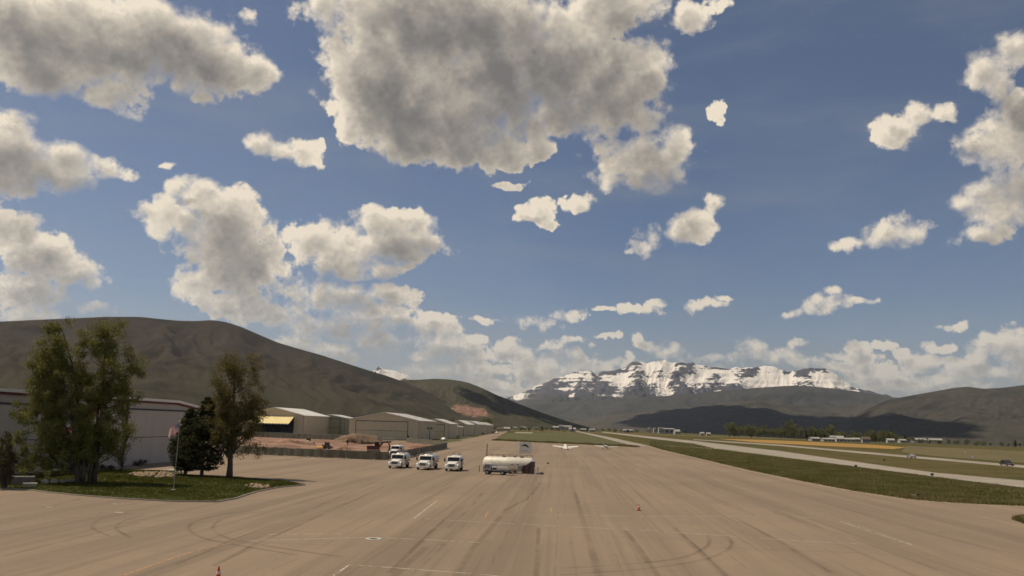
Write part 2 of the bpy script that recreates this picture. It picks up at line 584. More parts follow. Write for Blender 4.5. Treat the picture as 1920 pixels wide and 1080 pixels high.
def valley_mat():
    m = bpy.data.materials.new('valley_grass')
    m.use_nodes = True
    t = m.node_tree
    t.nodes.clear()
    q = NT(t)
    P = q.n('ShaderNodeNewGeometry').outputs['Position']
    col = q.mix(q.mapr(q.noise(P, 0.012, 5, 0.6), 0.40, 0.62), (0.075, 0.074, 0.030), (0.115, 0.092, 0.046))
    col = q.mix(q.mapr(q.noise(P, 0.09, 5, 0.65), 0.45, 0.68), col, (0.060, 0.066, 0.022))
    col = q.mix(q.math('MULTIPLY', q.mapr(q.noise(P, 1.1, 5, 0.7), 0.42, 0.7), 0.55), col, (0.16, 0.13, 0.07))
    vo = q.n('ShaderNodeTexVoronoi', voronoi_dimensions='2D')
    q.put(vo.inputs['Vector'], q.vec('MULTIPLY', P, (0.0011, 0.0028, 1)))
    vo.inputs['Scale'].default_value = 1.0
    ff = q.n('ShaderNodeSeparateColor'); q.put(ff.inputs[0], vo.outputs['Color'])
    dist = q.mapr(q.vec('LENGTH', P), 900, 1400)
    col = q.mix(q.math('MULTIPLY', dist, q.mapr(ff.outputs[0], 0.2, 0.9, 0, 0.7)), col, (0.055, 0.085, 0.025))
    col = q.mix(q.math('MULTIPLY', dist, q.mapr(ff.outputs[1], 0.62, 0.9, 0, 0.7)), col, (0.16, 0.12, 0.07))
    b = q.n('ShaderNodeBsdfDiffuse')
    q.put(b.inputs[0], col)
    bp = q.n('ShaderNodeBump')
    bp.inputs['Strength'].default_value = 0.8
    bp.inputs['Distance'].default_value = 0.25
    q.put(bp.inputs['Height'], q.noise(P, 2.5, 4, 0.7))
    q.put(b.inputs['Normal'], bp.outputs[0])
    o = q.n('ShaderNodeOutputMaterial'); q.put(o.inputs[0], b.outputs[0])
    return m

def build_ground():
    az = np.concatenate([np.linspace(-math.pi, AZ(-400), 40, endpoint=False), np.linspace(AZ(-400), AZ(2300), 160, endpoint=False),
                         np.linspace(AZ(2300), math.pi, 40, endpoint=False)])
    rr = np.concatenate([[40, 100, 200, 350, 500], np.geomspace(600, 26000, 60)])
    A, Rr = np.meshgrid(az, rr)
    X, Y = Rr * np.sin(A), Rr * np.cos(A)
    Z = zground(X, Y)
    nr, na = X.shape
    V = np.stack([X, Y, Z], -1).reshape(-1, 3)
    V = np.vstack([V, [[0, 0, 0]]])
    fs = []
    for i in range(nr - 1):
        for j in range(na):
            k = (j + 1) % na
            fs.append((i * na + j, i * na + k, (i + 1) * na + k, (i + 1) * na + j)[::-1])
    c = nr * na
    for j in range(na):
        fs.append((c, (j + 1) % na, j))
    o = pyd('ground', V, fs, valley_mat(), smooth=True)
    tag(o, 'flat grassy valley floor around the airfield', kind='structure')
build_ground()

# ------------------------------------------------------------------ hills and mountains
def ridge(name, label, crest, dist, base, depth, m, spur, amp, seed, zb=-60, ncol=420, nrow=90, prof=1.0, attr=False, fine=0.0, steps=0.0):
    """a range of hills: crest line in photo pixels at a horizontal distance, falling to the valley at the base distance"""
    px = np.array([c[0] for c in crest], float); py = np.array([c[1] for c in crest], float)
    xs = np.linspace(px[0], px[-1], ncol)
    ys = np.interp(xs, px, py)
    k = np.ones(5) / 5
    if not attr:
        ys = np.convolve(np.pad(ys, 2, mode='edge'), k, mode='valid')
    dc = np.interp(xs, [d[0] for d in dist], [d[1] for d in dist])
    db = np.interp(xs, [d[0] for d in base], [d[1] for d in base])
    top = np.array([AT(x, y, d) for x, y, d in zip(xs, ys, dc)])
    azs = np.arctan2(top[:, 0], top[:, 1])
    s = azs * dc.mean()
    Vs, At = [], []
    ts = np.concatenate([np.linspace(0, 1, nrow), np.linspace(1, 2, 14)[1:]])
    jag = fbm(s / spur * 2.2 + seed, np.zeros_like(s) + seed, 5, 0.6) * fine
    for t in ts:
        if t <= 1:
            r = db + (dc - db) * t
            x, y = r * np.sin(azs), r * np.cos(azs)
            sh = t ** prof
            run = (dc - db) * t
            wx = s / spur + 0.55 * fbm(s / (spur * 2.5) + seed, run / (spur * 2.5), 3)
            g1 = ridged(wx + seed, run / (spur * 4.5) + seed * .7, 5, 0.52)
            g2 = fbm(s / (spur * 3) - seed, run / (spur * 3), 4)
            wnd = (4 * t * (1 - t)) ** 0.75 if t < 0.5 else max(0.0, 1 - ((t - .5) / .5) ** 3)
            cut = amp * wnd * (np.clip(1.02 - g1, 0, 1) * 1.6 + 0.35 * (g2 + .4))
            z = zb + (top[:, 2] + jag * (t ** 6) - zb) * sh * np.clip(1 - cut, 0.05, 1)
            if steps:
                q = 150.0
                z = z + steps * wnd * (np.sin(z / q * 2 * math.pi + 2 * g2) * q * 0.12)
            gul = 1.02 - g1
        else:
            q = t - 1
            r = dc + depth * q
            x, y = r * np.sin(azs), r * np.cos(azs)
            z = zb + (top[:, 2] + jag - zb) * (1 - q) ** 1.15
            gul = np.zeros_like(s)
        Vs.append(np.stack([x, y, z], -1)); At.append(gul)
    V = np.array(Vs)
    nr, nc = V.shape[:2]
    idx = np.arange(nr * nc).reshape(nr, nc)
    F = np.stack([idx[:-1, :-1], idx[:-1, 1:], idx[1:, 1:], idx[1:, :-1]], -1).reshape(-1, 4)
    o = pyd(name, V.reshape(-1, 3).tolist(), F.tolist(), m, smooth=True)
    if attr:
        at = o.data.attributes.new('gully', 'FLOAT', 'POINT')
        at.data.foreach_set('value', np.array(At, dtype=np.float32).ravel())
    tag(o, label, kind='structure')
    return o, V

SNOW_AT = 0.93
def snow_mat(lo, hi):
    m = bpy.data.materials.new('snowy_rock')
    m.use_nodes = True
    t = m.node_tree
    t.nodes.clear()
    q = NT(t)
    geo = q.n('ShaderNodeNewGeometry')
    P = geo.outputs['Position']
    sp = q.n('ShaderNodeSeparateXYZ'); q.put(sp.inputs[0], P)
    sn = q.n('ShaderNodeSeparateXYZ'); q.put(sn.inputs[0], geo.outputs['Normal'])
    at = q.n('ShaderNodeAttribute', attribute_name='gully')
    hgt = q.mapr(sp.outputs[2], lo, hi, 0, 1, smooth=False)
    n1 = q.noise(P, 0.0016, 6, 0.65)
    nf = q.noise(P, 0.008, 5, 0.7)
    # rock ledges follow nearly level beds
    bed = q.noise(q.vec('MULTIPLY', P, (0.00045, 0.00045, 0.010)), 1.0, 5, 0.6, 0.5)
    sc = q.math('MULTIPLY_ADD', q.math('MINIMUM', hgt, 0.62), 1.3, -0.30)
    sc = q.math('MULTIPLY_ADD', at.outputs['Fac'], 2.3, sc)
    sc = q.math('MULTIPLY_ADD', q.math('SUBTRACT', n1, 0.5), 2.0, sc)
    sc = q.math('MULTIPLY_ADD', q.math('SUBTRACT', nf, 0.5), 1.6, sc)
    sc = q.math('MULTIPLY_ADD', q.math('SUBTRACT', bed, 0.5), 1.6, sc)
    sc = q.math('MULTIPLY', sc, q.mapr(hgt, -0.12, 0.08))
    sm = q.mapr(sc, SNOW_AT, SNOW_AT + 0.12)
    rock = q.mix(q.mapr(nf, 0.4, 0.6), (0.050, 0.050, 0.062), (0.095, 0.092, 0.098))
    forest = q.mix(q.mapr(n1, 0.4, 0.6), (0.035, 0.042, 0.035), (0.075, 0.070, 0.055))
    base = q.mix(q.mapr(hgt, 0.02, 0.30), forest, rock)
    col = q.mix(sm, base, (0.86, 0.81, 0.72))
    b = q.n('ShaderNodeBsdfDiffuse'); q.put(b.inputs[0], col)
    bp = q.n('ShaderNodeBump')
    bp.inputs['Strength'].default_value = 0.7
    bp.inputs['Distance'].default_value = 30.0
    q.put(bp.inputs['Height'], q.math('ADD', nf, bed))
    q.put(b.inputs['Normal'], bp.outputs[0])
    o = q.n('ShaderNodeOutputMaterial'); q.put(o.inputs[0], b.outputs[0])
    return m

ridge('snowy_mountain', 'long snow covered rocky mountain on the skyline', [
    (900, 770), (930, 755), (960, 742), (975, 735), (998, 728), (1030, 714), (1065, 703), (1082, 695), (1108, 697), (1118, 703), (1126, 697),
    (1150, 693), (1170, 692), (1185, 680), (1200, 678), (1212, 680), (1230, 675), (1247, 675), (1262, 681), (1280, 680), (1300, 680),
    (1305, 683), (1325, 688), (1345, 690), (1370, 689), (1400, 690), (1430, 688), (1450, 688), (1465, 693), (1480, 697), (1500, 692),
    (1515, 690), (1540, 690), (1560, 697), (1580, 710), (1600, 725), (1625, 733), (1650, 738), (1680, 745), (1740, 756)],
    [(900, 20500), (1740, 20500)], [(900, 14600), (1740, 14600)], 3500, snow_mat(620, 1500), 1500, 0.50, 3.1,
    zb=150, ncol=900, nrow=200, prof=0.92, attr=True, fine=120, steps=1.0)
ridge('snowy_peak', 'small snowy peak showing over the left hill', [
    (600, 760), (650, 730), (690, 706), (705, 692), (711, 686), (720, 692), (740, 696), (762, 702), (775, 711), (800, 726), (860, 760)],
    [(600, 18000), (860, 18000)], [(600, 15000), (860, 15000)], 2500, MATS.setdefault('snowy_rock_low', snow_mat(700, 1250)), 900, 0.3, 8.3,
    zb=0, ncol=200, nrow=60, attr=True, fine=40)

HB = hill_nodes('middle_hill', ((0.080, 0.072, 0.060), (0.064, 0.063, 0.050), (0.11, 0.098, 0.080), (0.042, 0.045, 0.036)), 0.0018, 0.012)
ridge('far_foothill', 'dark forested foothill below the snowy mountain', [
    (840, 800), (900, 790), (945, 768), (985, 760), (1010, 757), (1060, 753), (1130, 750), (1200, 746), (1280, 740), (1350, 733), (1420, 727), (1480, 723),
    (1540, 726), (1600, 733), (1650, 741), (1700, 749), (1760, 760), (1850, 790), (1950, 800)],
    [(840, 14500), (1950, 14500)], [(840, 9500), (1950, 9500)], 2500, hill_nodes('far_hill_woods',
    ((0.066, 0.064, 0.058), (0.050, 0.052, 0.044), (0.085, 0.078, 0.066), (0.032, 0.036, 0.030)), 0.0012, 0.008), 900, 0.26, 5.5, zb=-70)
ridge('middle_hill', 'brown scrub hill with cloud shade in the middle distance', [
    (980, 806), (1040, 796), (1100, 786), (1150, 778), (1230, 770), (1300, 764), (1360, 755), (1420, 750), (1470, 756), (1520, 763),
    (1560, 763), (1620, 757), (1680, 756), (1750, 764), (1850, 780), (2000, 800)],
    [(980, 9500), (2000, 9500)], [(980, 5200), (2000, 4300)], 1600, HB, 620, 0.30, 2.2, zb=-70)
ridge('right_hill', 'broad brown green hill rising at the right edge', [
    (1560, 806), (1600, 782), (1640, 760), (1664, 750), (1700, 743), (1740, 736), (1790, 727), (1815, 725), (1845, 729), (1880, 727), (1920, 722), (1990, 712),
    (2100, 705), (2300, 700), (2500, 715)],
    [(1560, 7600), (2500, 7200)], [(1560, 4200), (2500, 3300)], 1600, hill_nodes('right_hill_scrub',
    ((0.062, 0.056, 0.046), (0.050, 0.050, 0.038), (0.085, 0.075, 0.060), (0.032, 0.034, 0.026)), 0.002, 0.016), 560, 0.26, 9.4, zb=-70)
redp = AT(884, 773, 3500)
ridge('near_hill', 'low dark scrub hill with a red earth scar', [
    (560, 730), (640, 722), (700, 716), (750, 713), (785, 712), (815, 710), (840, 711), (862, 714), (880, 718), (905, 728), (930, 740), (960, 752), (990, 764),
    (1020, 775), (1050, 785), (1080, 794), (1110, 803), (1140, 808)],
    [(560, 4600), (1140, 4600)], [(560, 2300), (1140, 3100)], 1200, hill_nodes('near_hill_scrub',
    ((0.070, 0.062, 0.047), (0.058, 0.060, 0.034), (0.090, 0.078, 0.054), (0.036, 0.040, 0.024)), 0.004, 0.03,
    red=(tuple(redp), 95.0, 210.0), green=(30, 200, (0.062, 0.058, 0.036))), 330, 0.24, 1.4, zb=-25)
ridge('left_hill', 'big dark scrub covered hill on the left', [
    (-700, 690), (-450, 640), (-250, 618), (-100, 606), (0, 603), (60, 600), (130, 597), (200, 594), (262, 594), (300, 598), (330, 601), (365, 602), (400, 600), (425, 604), (450, 612), (485, 627),
    (520, 642), (560, 654), (600, 665), (640, 678), (680, 691), (720, 703), (755, 715), (800, 735), (860, 765), (940, 797)],
    [(-700, 3600), (940, 3700)], [(-700, 1500), (300, 1500), (940, 2000)], 1500, hill_nodes('left_hill_scrub',
    ((0.056, 0.047, 0.041), (0.050, 0.044, 0.036), (0.074, 0.062, 0.049), (0.030, 0.029, 0.023)), 0.004, 0.035,
    green=(40, 300, (0.062, 0.058, 0.036))), 330, 0.30, 6.7, zb=-12)

# ------------------------------------------------------------------ added clouds out of view, placed towards the sun to shade the hills
def cloud(label, shade_at, t, size, seed, n=26):
    r = random.Random(seed)
    c = Vector(shade_at) + SUND * t
    bm = BM()
    for i in range(n):
        a, q = r.uniform(0, 6.283), math.sqrt(r.random())
        p = Vector((math.cos(a) * q * size[0], math.sin(a) * q * size[1], r.uniform(-0.2, 1.0) * size[2] * (1.2 - q)))
        s = r.uniform(0.16, 0.36)
        ret = bmesh.ops.create_icosphere(bm, subdivisions=3, radius=1.0)
        for v in ret['verts']:
            n = v.co.normalized()
            k = 1 + 0.18 * math.sin(n.x * 7 + i) * math.cos(n.y * 6 - i) + 0.1 * math.sin(n.z * 13 + n.x * 11 + i)
            v.co = p + Vector((n.x * s * size[0] * k, n.y * s * size[1] * k, n.z * size[2] * 0.6 * k))
    o = bmo('cloud', bm, mat('cloud_white', (0.85, 0.85, 0.85), (0.8, 0.8, 0.8), 0.002, 1.0), loc=c, smooth=True)
    tag(o, label, kind='structure')

cloud('broad unseen cloud added to shade the middle hill', AT(1385, 790, 6900), 9000, (780, 2400, 260), 7, 70)
cloud('long unseen cloud added to shade the middle hill', AT(1530, 785, 7600), 8500, (380, 900, 200), 9, 40)
cloud('small unseen cloud added to shade the right hill', AT(1730, 782, 5400), 6600, (200, 130, 110), 12)
cloud('unseen cloud added to shade the low scrub hill', AT(1010, 780, 4200), 5200, (330, 420, 120), 14)

# ------------------------------------------------------------------ pavements
ROW = Vector((0.0672, 1.0, 0)).normalized()       # direction of the apron lanes, hangar row and taxiway
SIDE = Vector((ROW.y, -ROW.x, 0))

def sheet(name, pts, z, m, label=None, parent=None, kind='structure'):
    me_v = [(p[0], p[1], z) for p in pts]
    bm = BM()
    f = bm.faces.new([bm.verts.new(v) for v in me_v])
    bmesh.ops.triangulate(bm, faces=[f])
    for q in bm.faces:
        q.normal_update()
        if q.normal.z < 0:
            q.normal_flip()
    me = bpy.data.meshes.new(name)
    bm.to_mesh(me); bm.free()
    o = link(name, me, m, parent)
    if parent is None:
        tag(o, label, kind=kind)
    return o

def apron_mat():
    m = bpy.data.materials.new('worn_asphalt')
    m.use_nodes = True
    t = m.node_tree
    t.nodes.clear()
    q = NT(t)
    P = q.n('ShaderNodeNewGeometry').outputs['Position']
    rot = q.n('ShaderNodeVectorRotate', rotation_type='Z_AXIS')
    q.put(rot.inputs['Vector'], P)
    rot.inputs['Angle'].default_value = math.atan2(ROW.x, ROW.y)
    L = rot.outputs[0]                                  # x across the lanes, y along them
    col = q.mix(q.mapr(q.noise(P, 0.035, 5, 0.6), 0.38, 0.62), (0.269, 0.199, 0.135), (0.232, 0.175, 0.122))
    lane = q.noise(q.vec('MULTIPLY', L, (0.22, 0.006, 1)), 1.0, 4, 0.6)
    col = q.mix(q.math('MULTIPLY', q.mapr(lane, 0.44, 0.66), 0.58), col, (0.169, 0.127, 0.090))
    strk = q.noise(q.vec('MULTIPLY', L, (1.3, 0.014, 1)), 1.0, 4, 0.65)
    col = q.mix(q.math('MULTIPLY', q.mapr(strk, 0.50, 0.70), 0.48), col, (0.141, 0.108, 0.078))
    light = q.noise(q.vec('MULTIPLY', L, (0.55, 0.02, 1)), 1.0, 3, 0.6)
    col = q.mix(q.math('MULTIPLY', q.mapr(light, 0.55, 0.75), 0.5), col, (0.311, 0.235, 0.162))
    cross = q.noise(q.vec('MULTIPLY', L, (0.010, 0.8, 1)), 1.0, 3, 0.6)
    col = q.mix(q.math('MULTIPLY', q.mapr(cross, 0.58, 0.72), 0.30), col, (0.158, 0.120, 0.086))
    # sealed paving joints every few metres along and across
    sp = q.n('ShaderNodeSeparateXYZ'); q.put(sp.inputs[0], L)
    wob = q.math('MULTIPLY_ADD', q.noise(P, 0.3, 3, 0.6), 0.5, sp.outputs[0])
    jt = q.math('PINGPONG', wob, 1.9)
    jm = q.math('MULTIPLY', q.mapr(jt, 0.0, 0.07, 1, 0), q.mapr(q.noise(P, 0.25, 3, 0.6), 0.42, 0.6))
    col = q.mix(q.math('MULTIPLY', jm, 0.5), col, (0.085, 0.066, 0.051))
    wy = q.math('MULTIPLY_ADD', q.noise(P, 0.2, 3, 0.6), 0.8, sp.outputs[1])
    ky = q.math('MULTIPLY', q.mapr(q.math('PINGPONG', wy, 7.3), 0.0, 0.10, 1, 0), q.mapr(q.noise(P, 0.12, 3, 0.6), 0.46, 0.62))
    col = q.mix(q.math('MULTIPLY', ky, 0.45), col, (0.090, 0.070, 0.054))
    # stone chips, small patches and oil spots
    col = q.mix(q.math('MULTIPLY', q.mapr(q.noise(P, 9, 4, 0.75), 0.5, 0.75), 0.30), col, (0.373, 0.292, 0.206))
    col = q.mix(q.math('MULTIPLY', q.mapr(q.noise(P, 5, 4, 0.7), 0.60, 0.72), 0.45), col, (0.113, 0.090, 0.069))
    col = q.mix(q.math('MULTIPLY', q.mapr(q.noise(P, 0.55, 4, 0.6), 0.66, 0.74), 0.5), col, (0.096, 0.076, 0.059))
    b = q.n('ShaderNodeBsdfPrincipled')
    q.put(b.inputs['Base Color'], col)
    b.inputs['Roughness'].default_value = 0.9
    b.inputs['Specular IOR Level'].default_value = 0.2
    bp = q.n('ShaderNodeBump')
    bp.inputs['Strength'].default_value = 0.5
    bp.inputs['Distance'].default_value = 0.03
    q.put(bp.inputs['Height'], q.noise(P, 14, 4, 0.7))
    q.put(b.inputs['Normal'], bp.outputs[0])
    o = q.n('ShaderNodeOutputMaterial'); q.put(o.inputs[0], b.outputs[0])
    return m
ASPH = apron_mat()
PAVE = mat('pale_asphalt', (0.30, 0.26, 0.205), (0.255, 0.22, 0.175), 0.15, 0.9, c3=(0.33, 0.29, 0.235), scale3=0.02, spec=0.2)

edge_px = [(1216, 835.5), (1240, 843), (1320, 862), (1400, 881), (1500, 902), (1600, 921), (1700, 936), (1760, 941.5), (1830, 945.5), (1925, 949.5)]
edge = [G(*p) for p in edge_px]
apron_pts = [(-110, -30), (-110, 430), tuple(G(700, 824.5))[:2], tuple(G(838, 829))[:2], tuple(G(905, 816))[:2], tuple(G(945, 807.5))[:2], tuple(G(955, 807.5))[:2], tuple(G(938, 817))[:2],
             tuple(G(924, 826))[:2], tuple(G(1000, 829.5))[:2], tuple(G(1100, 834))[:2], tuple(G(1197, 838.8))[:2], tuple(G(1206, 836.3))[:2]]
apron_pts += [tuple(p)[:2] for p in edge] + [(150, 78), (150, -30)]
apron = sheet('apron', apron_pts, 0.012, ASPH, 'wide tan asphalt aircraft apron')

# worn edge: uneven pale gravel rim along the pavement edge
def strip(name, pts, wid, z, m, parent=None, label=None, jitter=0.0, seed=0):
    r = random.Random(seed)
    L, Rr = [], []
    n = len(pts)
    for i, p in enumerate(pts):
        a, b = Vector(pts[max(0, i - 1)]), Vector(pts[min(n - 1, i + 1)])
        d = (b - a); d.z = 0
        d = d.normalized() if d.length > 0 else Vector((0, 1, 0))
        s = Vector((d.y, -d.x, 0))
        wd = wid[i] if isinstance(wid, (list, tuple)) else wid
        L.append(Vector(p) - s * wd * (0.5 + r.uniform(0, jitter))); Rr.append(Vector(p) + s * wd * (0.5 + r.uniform(0, jitter)))
    V = [(v.x, v.y, z) for v in L] + [(v.x, v.y, z) for v in Rr]
    F = [(i, n + i, n + i + 1, i + 1) for i in range(n - 1)]
    o = pyd(name, V, F, m, parent)
    me = o.data
    if me.polygons and me.polygons[0].normal.z < 0:
        me.flip_normals()
    if parent is None:
        tag(o, label, kind='structure')
    return o

def dense(pts, step):
    out = []
    for a, b in zip(pts, pts[1:]):
        a, b = Vector(a), Vector(b)
        n = max(1, int((b - a).length / step))
        out += [a.lerp(b, i / n) for i in range(n)]
    return out + [Vector(pts[-1])]

GRAV = mat('pale_gravel', (0.36, 0.30, 0.21), (0.27, 0.22, 0.15), 0.9, 0.95, 0.5, 6)
strip('gravel_rim', dense(edge, 3), 1.0, 0.017, GRAV, parent=apron, jitter=0.25, seed=1)
farrim = [G(924, 826), G(1000, 829.5), G(1100, 834), G(1197, 838.8)]
strip('gravel_rim', dense(farrim, 5), 3.0, 0.017, GRAV, parent=apron, jitter=0.25, seed=2)

# taxiways and runway
def road(name, label, left, right, z=0.010):
    pts = [tuple(G(*p))[:2] for p in left] + [tuple(G(*p))[:2] for p in right[::-1]]
    return sheet(name, pts, z, PAVE, label)
road('taxiway', 'narrow pale taxiway running from the apron to the far buildings',
     [(1071, 807), (1130, 821.5), (1197, 838.4)], [(1076, 807), (1140, 819), (1206, 833.5), (1216, 835.2)])
road('parallel_taxiway', 'long pale runway strip crossing the grass on the right',
     [(1130, 809.3), (1230, 819.5), (1300, 826.5), (1461, 845.5), (1623, 868.5), (1752, 886), (1925, 901.5)],
     [(1128, 810.6), (1223, 822.6), (1300, 831.5), (1342, 841), (1494, 860.5), (1623, 877), (1784, 898), (1925, 915)])
road('far_runway', 'thin pale runway strip farther out in the grass',
     [(1300, 823.5), (1461, 833.5), (1700, 854), (1925, 873)], [(1300, 824.8), (1461, 836), (1700, 857.8), (1925, 877.5)])
road('service_track', 'thin pale track in the grass beside the apron',
     [(1245, 834.6), (1345, 840.8)], [(1245, 836), (1340, 842.2)], z=0.008)
road('dirt_track', 'thin pale dirt track across the far grass', [(966, 810.2), (998, 810.6)], [(966, 812), (1000, 812.4)], z=0.008)

FIELD = mat('orange_field', (0.42, 0.21, 0.035), (0.33, 0.185, 0.045), 0.03, 0.95, 0.6, 1.0, c3=(0.24, 0.165, 0.05), scale3=0.02)
sheet('orange_field', [tuple(G(*p))[:2] for p in ((1345, 822.6), (1440, 825), (1560, 830.2), (1640, 834), (1700, 838.5), (1675, 842), (1600, 838.5), (1500, 833.5), (1420, 829.5))],
      0.008, FIELD, 'band of orange blooming field beyond the runway')
sheet('tan_field', [tuple(G(*p))[:2] for p in ((1700, 836), (1925, 846), (1925, 868), (1760, 856), (1690, 847))],
      0.006, mat('tan_grass', (0.15, 0.115, 0.045), (0.10, 0.085, 0.035), 0.04, 0.95, 0.5, 1.5), 'tan dry grass field at the right')

# grass between apron and taxiway is greener
GREEN = mat('airfield_grass', (0.092, 0.088, 0.028), (0.112, 0.100, 0.040), 0.06, 0.95, 0.9, 3.0, c3=(0.070, 0.070, 0.020), scale3=0.5, lo=0.3, hi=0.7)
sheet('grass_strip', [tuple(p)[:2] for p in edge] + [(150, 78)] + [tuple(G(*p))[:2] for p in
      ((1990, 921), (1925, 916), (1784, 899), (1623, 878), (1494, 861.5), (1342, 842), (1300, 832.5), (1223, 823.5))],
      0.004, GREEN, 'green grass strip between the apron and the runway')
sheet('grass_infield', [tuple(G(*p))[:2] for p in ((924, 826), (1000, 829.5), (1100, 834), (1197, 838.8), (1130, 822.4), (1085, 811.5), (1020, 811), (950, 812))],
      0.004, GREEN, 'green grass infield beyond the parked aeroplanes')
sheet('grass_corner', [tuple(G(*p))[:2] for p in ((1897, 974), (1915, 968), (1990, 966), (2500, 972), (2500, 1120), (1990, 1000), (1935, 988))], 0.018,
      GREEN, 'dark corner of grass at the right edge of the apron')

# painted lines, tyre marks and a manhole belong to the apron
PAINT = mat('faded_paint', (0.46, 0.42, 0.34), (0.27, 0.225, 0.17), 0.9, 0.9, lo=0.42, hi=0.6)
PAINTO = mat('faded_orange_paint', (0.50, 0.30, 0.15), (0.30, 0.22, 0.15), 1.1, 0.9, lo=0.42, hi=0.6)

def worn(name, col, lo, hi, scale, mx):
    m = bpy.data.materials.new(name)
    m.use_nodes = True
    t = m.node_tree
    t.nodes.clear()
    q = NT(t)
    P = q.n('ShaderNodeNewGeometry').outputs['Position']
    uv = q.n('ShaderNodeUVMap')
    su = q.n('ShaderNodeSeparateXYZ'); q.put(su.inputs[0], uv.outputs[0])
    side = q.mapr(q.math('ABSOLUTE', q.math('SUBTRACT', su.outputs[0], 0.5)), 0.15, 0.5, 1, 0)
    a = q.math('MULTIPLY', q.mapr(q.noise(P, scale, 4, 0.65), lo, hi, 0.0, mx), side)
    d = q.n('ShaderNodeBsdfDiffuse'); d.inputs[0].default_value = (*col, 1)
    tr = q.n('ShaderNodeBsdfTransparent')
    mxs = q.n('ShaderNodeMixShader'); q.put(mxs.inputs[0], a)
    q.put(mxs.inputs[1], tr.outputs[0]); q.put(mxs.inputs[2], d.outputs[0])
    o = q.n('ShaderNodeOutputMaterial'); q.put(o.inputs[0], mxs.outputs[0])
    return m
RUBBER = worn('rubber_mark', (0.085, 0.070, 0.057), 0.22, 0.72, 0.22, 0.22)
WORNW = worn('worn_white_paint', (0.60, 0.55, 0.45), 0.40, 0.52, 1.7, 0.95)
WORNO = worn('worn_orange_paint', (0.60, 0.36, 0.18), 0.40, 0.52, 1.7, 0.9)

def uvstrip(name, px, wid, z, m, step=0.8):
    pts = dense([G(*p) for p in px], step)
    o = strip(name, pts, wid, z, m, parent=apron)
    n = len(pts)
    uvl = o.data.uv_layers.new(name='UVMap')
    for poly in o.data.polygons:
        for li in poly.loop_indices:
            vi = o.data.loops[li].vertex_index
            uvl.data[li].uv = (0.0 if vi < n else 1.0, (vi % n) / n)
    return o

for k, (px, wd) in enumerate([
    ([(1014, 905), (990, 935), (950, 955), (925, 985), (885, 1030), (850, 1090)], 0.7),
    ([(1078, 925), (1092, 972), (1106, 1020), (1126, 1090)], 0.75),
    ([(1010, 990), (1008, 1030), (1004, 1090)], 0.45), ([(1172, 995), (1200, 1030), (1240, 1090)], 0.6),
    ([(1265, 990), (1310, 1030), (1370, 1090)], 0.5), ([(1385, 975), (1460, 1015), (1560, 1075)], 0.5),
    ([(800, 1025), (760, 1060), (725, 1095)], 0.7), ([(860, 950), (800, 1005), (730, 1075)], 0.5),
    ([(1450, 960), (1600, 1010), (1760, 1070)], 0.4), ([(905, 925), (880, 955), (840, 990)], 0.5),
    ([(1640, 975), (1780, 1010), (1930, 1045)], 0.4), ([(720, 913), (560, 985), (480, 1020), (400, 1062)], 0.55),
    ([(700, 905), (560, 965), (430, 1015), (330, 1060)], 0.35), ([(0, 1045), (120, 1015), (260, 980)], 0.5), ([(0, 962), (100, 948), (150, 935)], 0.5),
    ([(280, 1033), (330, 1034), (385, 1031)], 0.5)]):
    uvstrip('tyre_mark', px, wd, 0.018 + 0.0012 * (k % 3), RUBBER)
def arc_px(pts, n=24):
    P = [np.array(p, float) for p in pts]
    P = [2 * P[0] - P[1]] + P + [2 * P[-1] - P[-2]]
    out = []
    for i in range(1, len(P) - 2):
        for t in np.linspace(0, 1, n, endpoint=False):
            out.append(tuple(0.5 * ((2 * P[i]) + (-P[i - 1] + P[i + 1]) * t + (2 * P[i - 1] - 5 * P[i] + 4 * P[i + 1] - P[i + 2]) * t * t + (-P[i - 1] + 3 * P[i] - 3 * P[i + 1] + P[i + 2]) * t ** 3)))
    return out + [tuple(P[-2])]
for k, pts in enumerate([
    [(470, 958), (400, 968), (360, 982), (356, 995), (378, 1008), (430, 1020), (560, 1042)],
    [(500, 958), (430, 970), (402, 984), (404, 998), (430, 1010), (500, 1024), (640, 1045)],
    [(250, 962), (195, 972), (174, 984), (178, 994), (205, 1006)],
    [(275, 966), (235, 976), (218, 986), (222, 996), (245, 1008)],
    [(1325, 1002), (1330, 1016), (1318, 1030), (1270, 1048), (1160, 1060), (1050, 1066)],
    [(1362, 1004), (1372, 1018), (1360, 1034), (1310, 1052), (1200, 1068), (1050, 1078)]]):
    uvstrip('tyre_mark', arc_px(pts), 0.45, 0.022 + 0.0012 * (k % 2), RUBBER)
for px in ([(625, 1080), (655, 1060), (720, 1064), (905, 1078), (960, 1084)], [(776, 973), (822, 937)], [(776, 972), (905, 979.5), (1000, 984), (1100, 990), (1230, 996), (1400, 1008), (1500, 1015), (1610, 1020)],
           [(1000, 965.5), (1230, 969), (1400, 968), (1560, 972)], [(1575, 978), (1710, 1022)], [(460, 1015), (560, 1012), (690, 1008), (790, 1012), (900, 1018)], [(640, 1001), (500, 1003)]):
    uvstrip('painted_line', px, 0.16, 0.0255, WORNW)
for px in ([(232, 1080), (340, 1042), (390, 1028), (440, 1017)], [(909, 972), (915, 961)], [(992, 938), (996, 929)], [(1034, 962), (1033, 953)], [(940, 949), (953, 949)]):
    uvstrip('painted_line', px, 0.15, 0.0265, WORNO)
for px in ([(212, 945), (230, 945.5)], [(214, 961), (231, 961.5)], [(85, 951), (98, 951)]):
    uvstrip('painted_line', px, 0.5, 0.0265, WORNW)
mc = G(700, 1010.5)
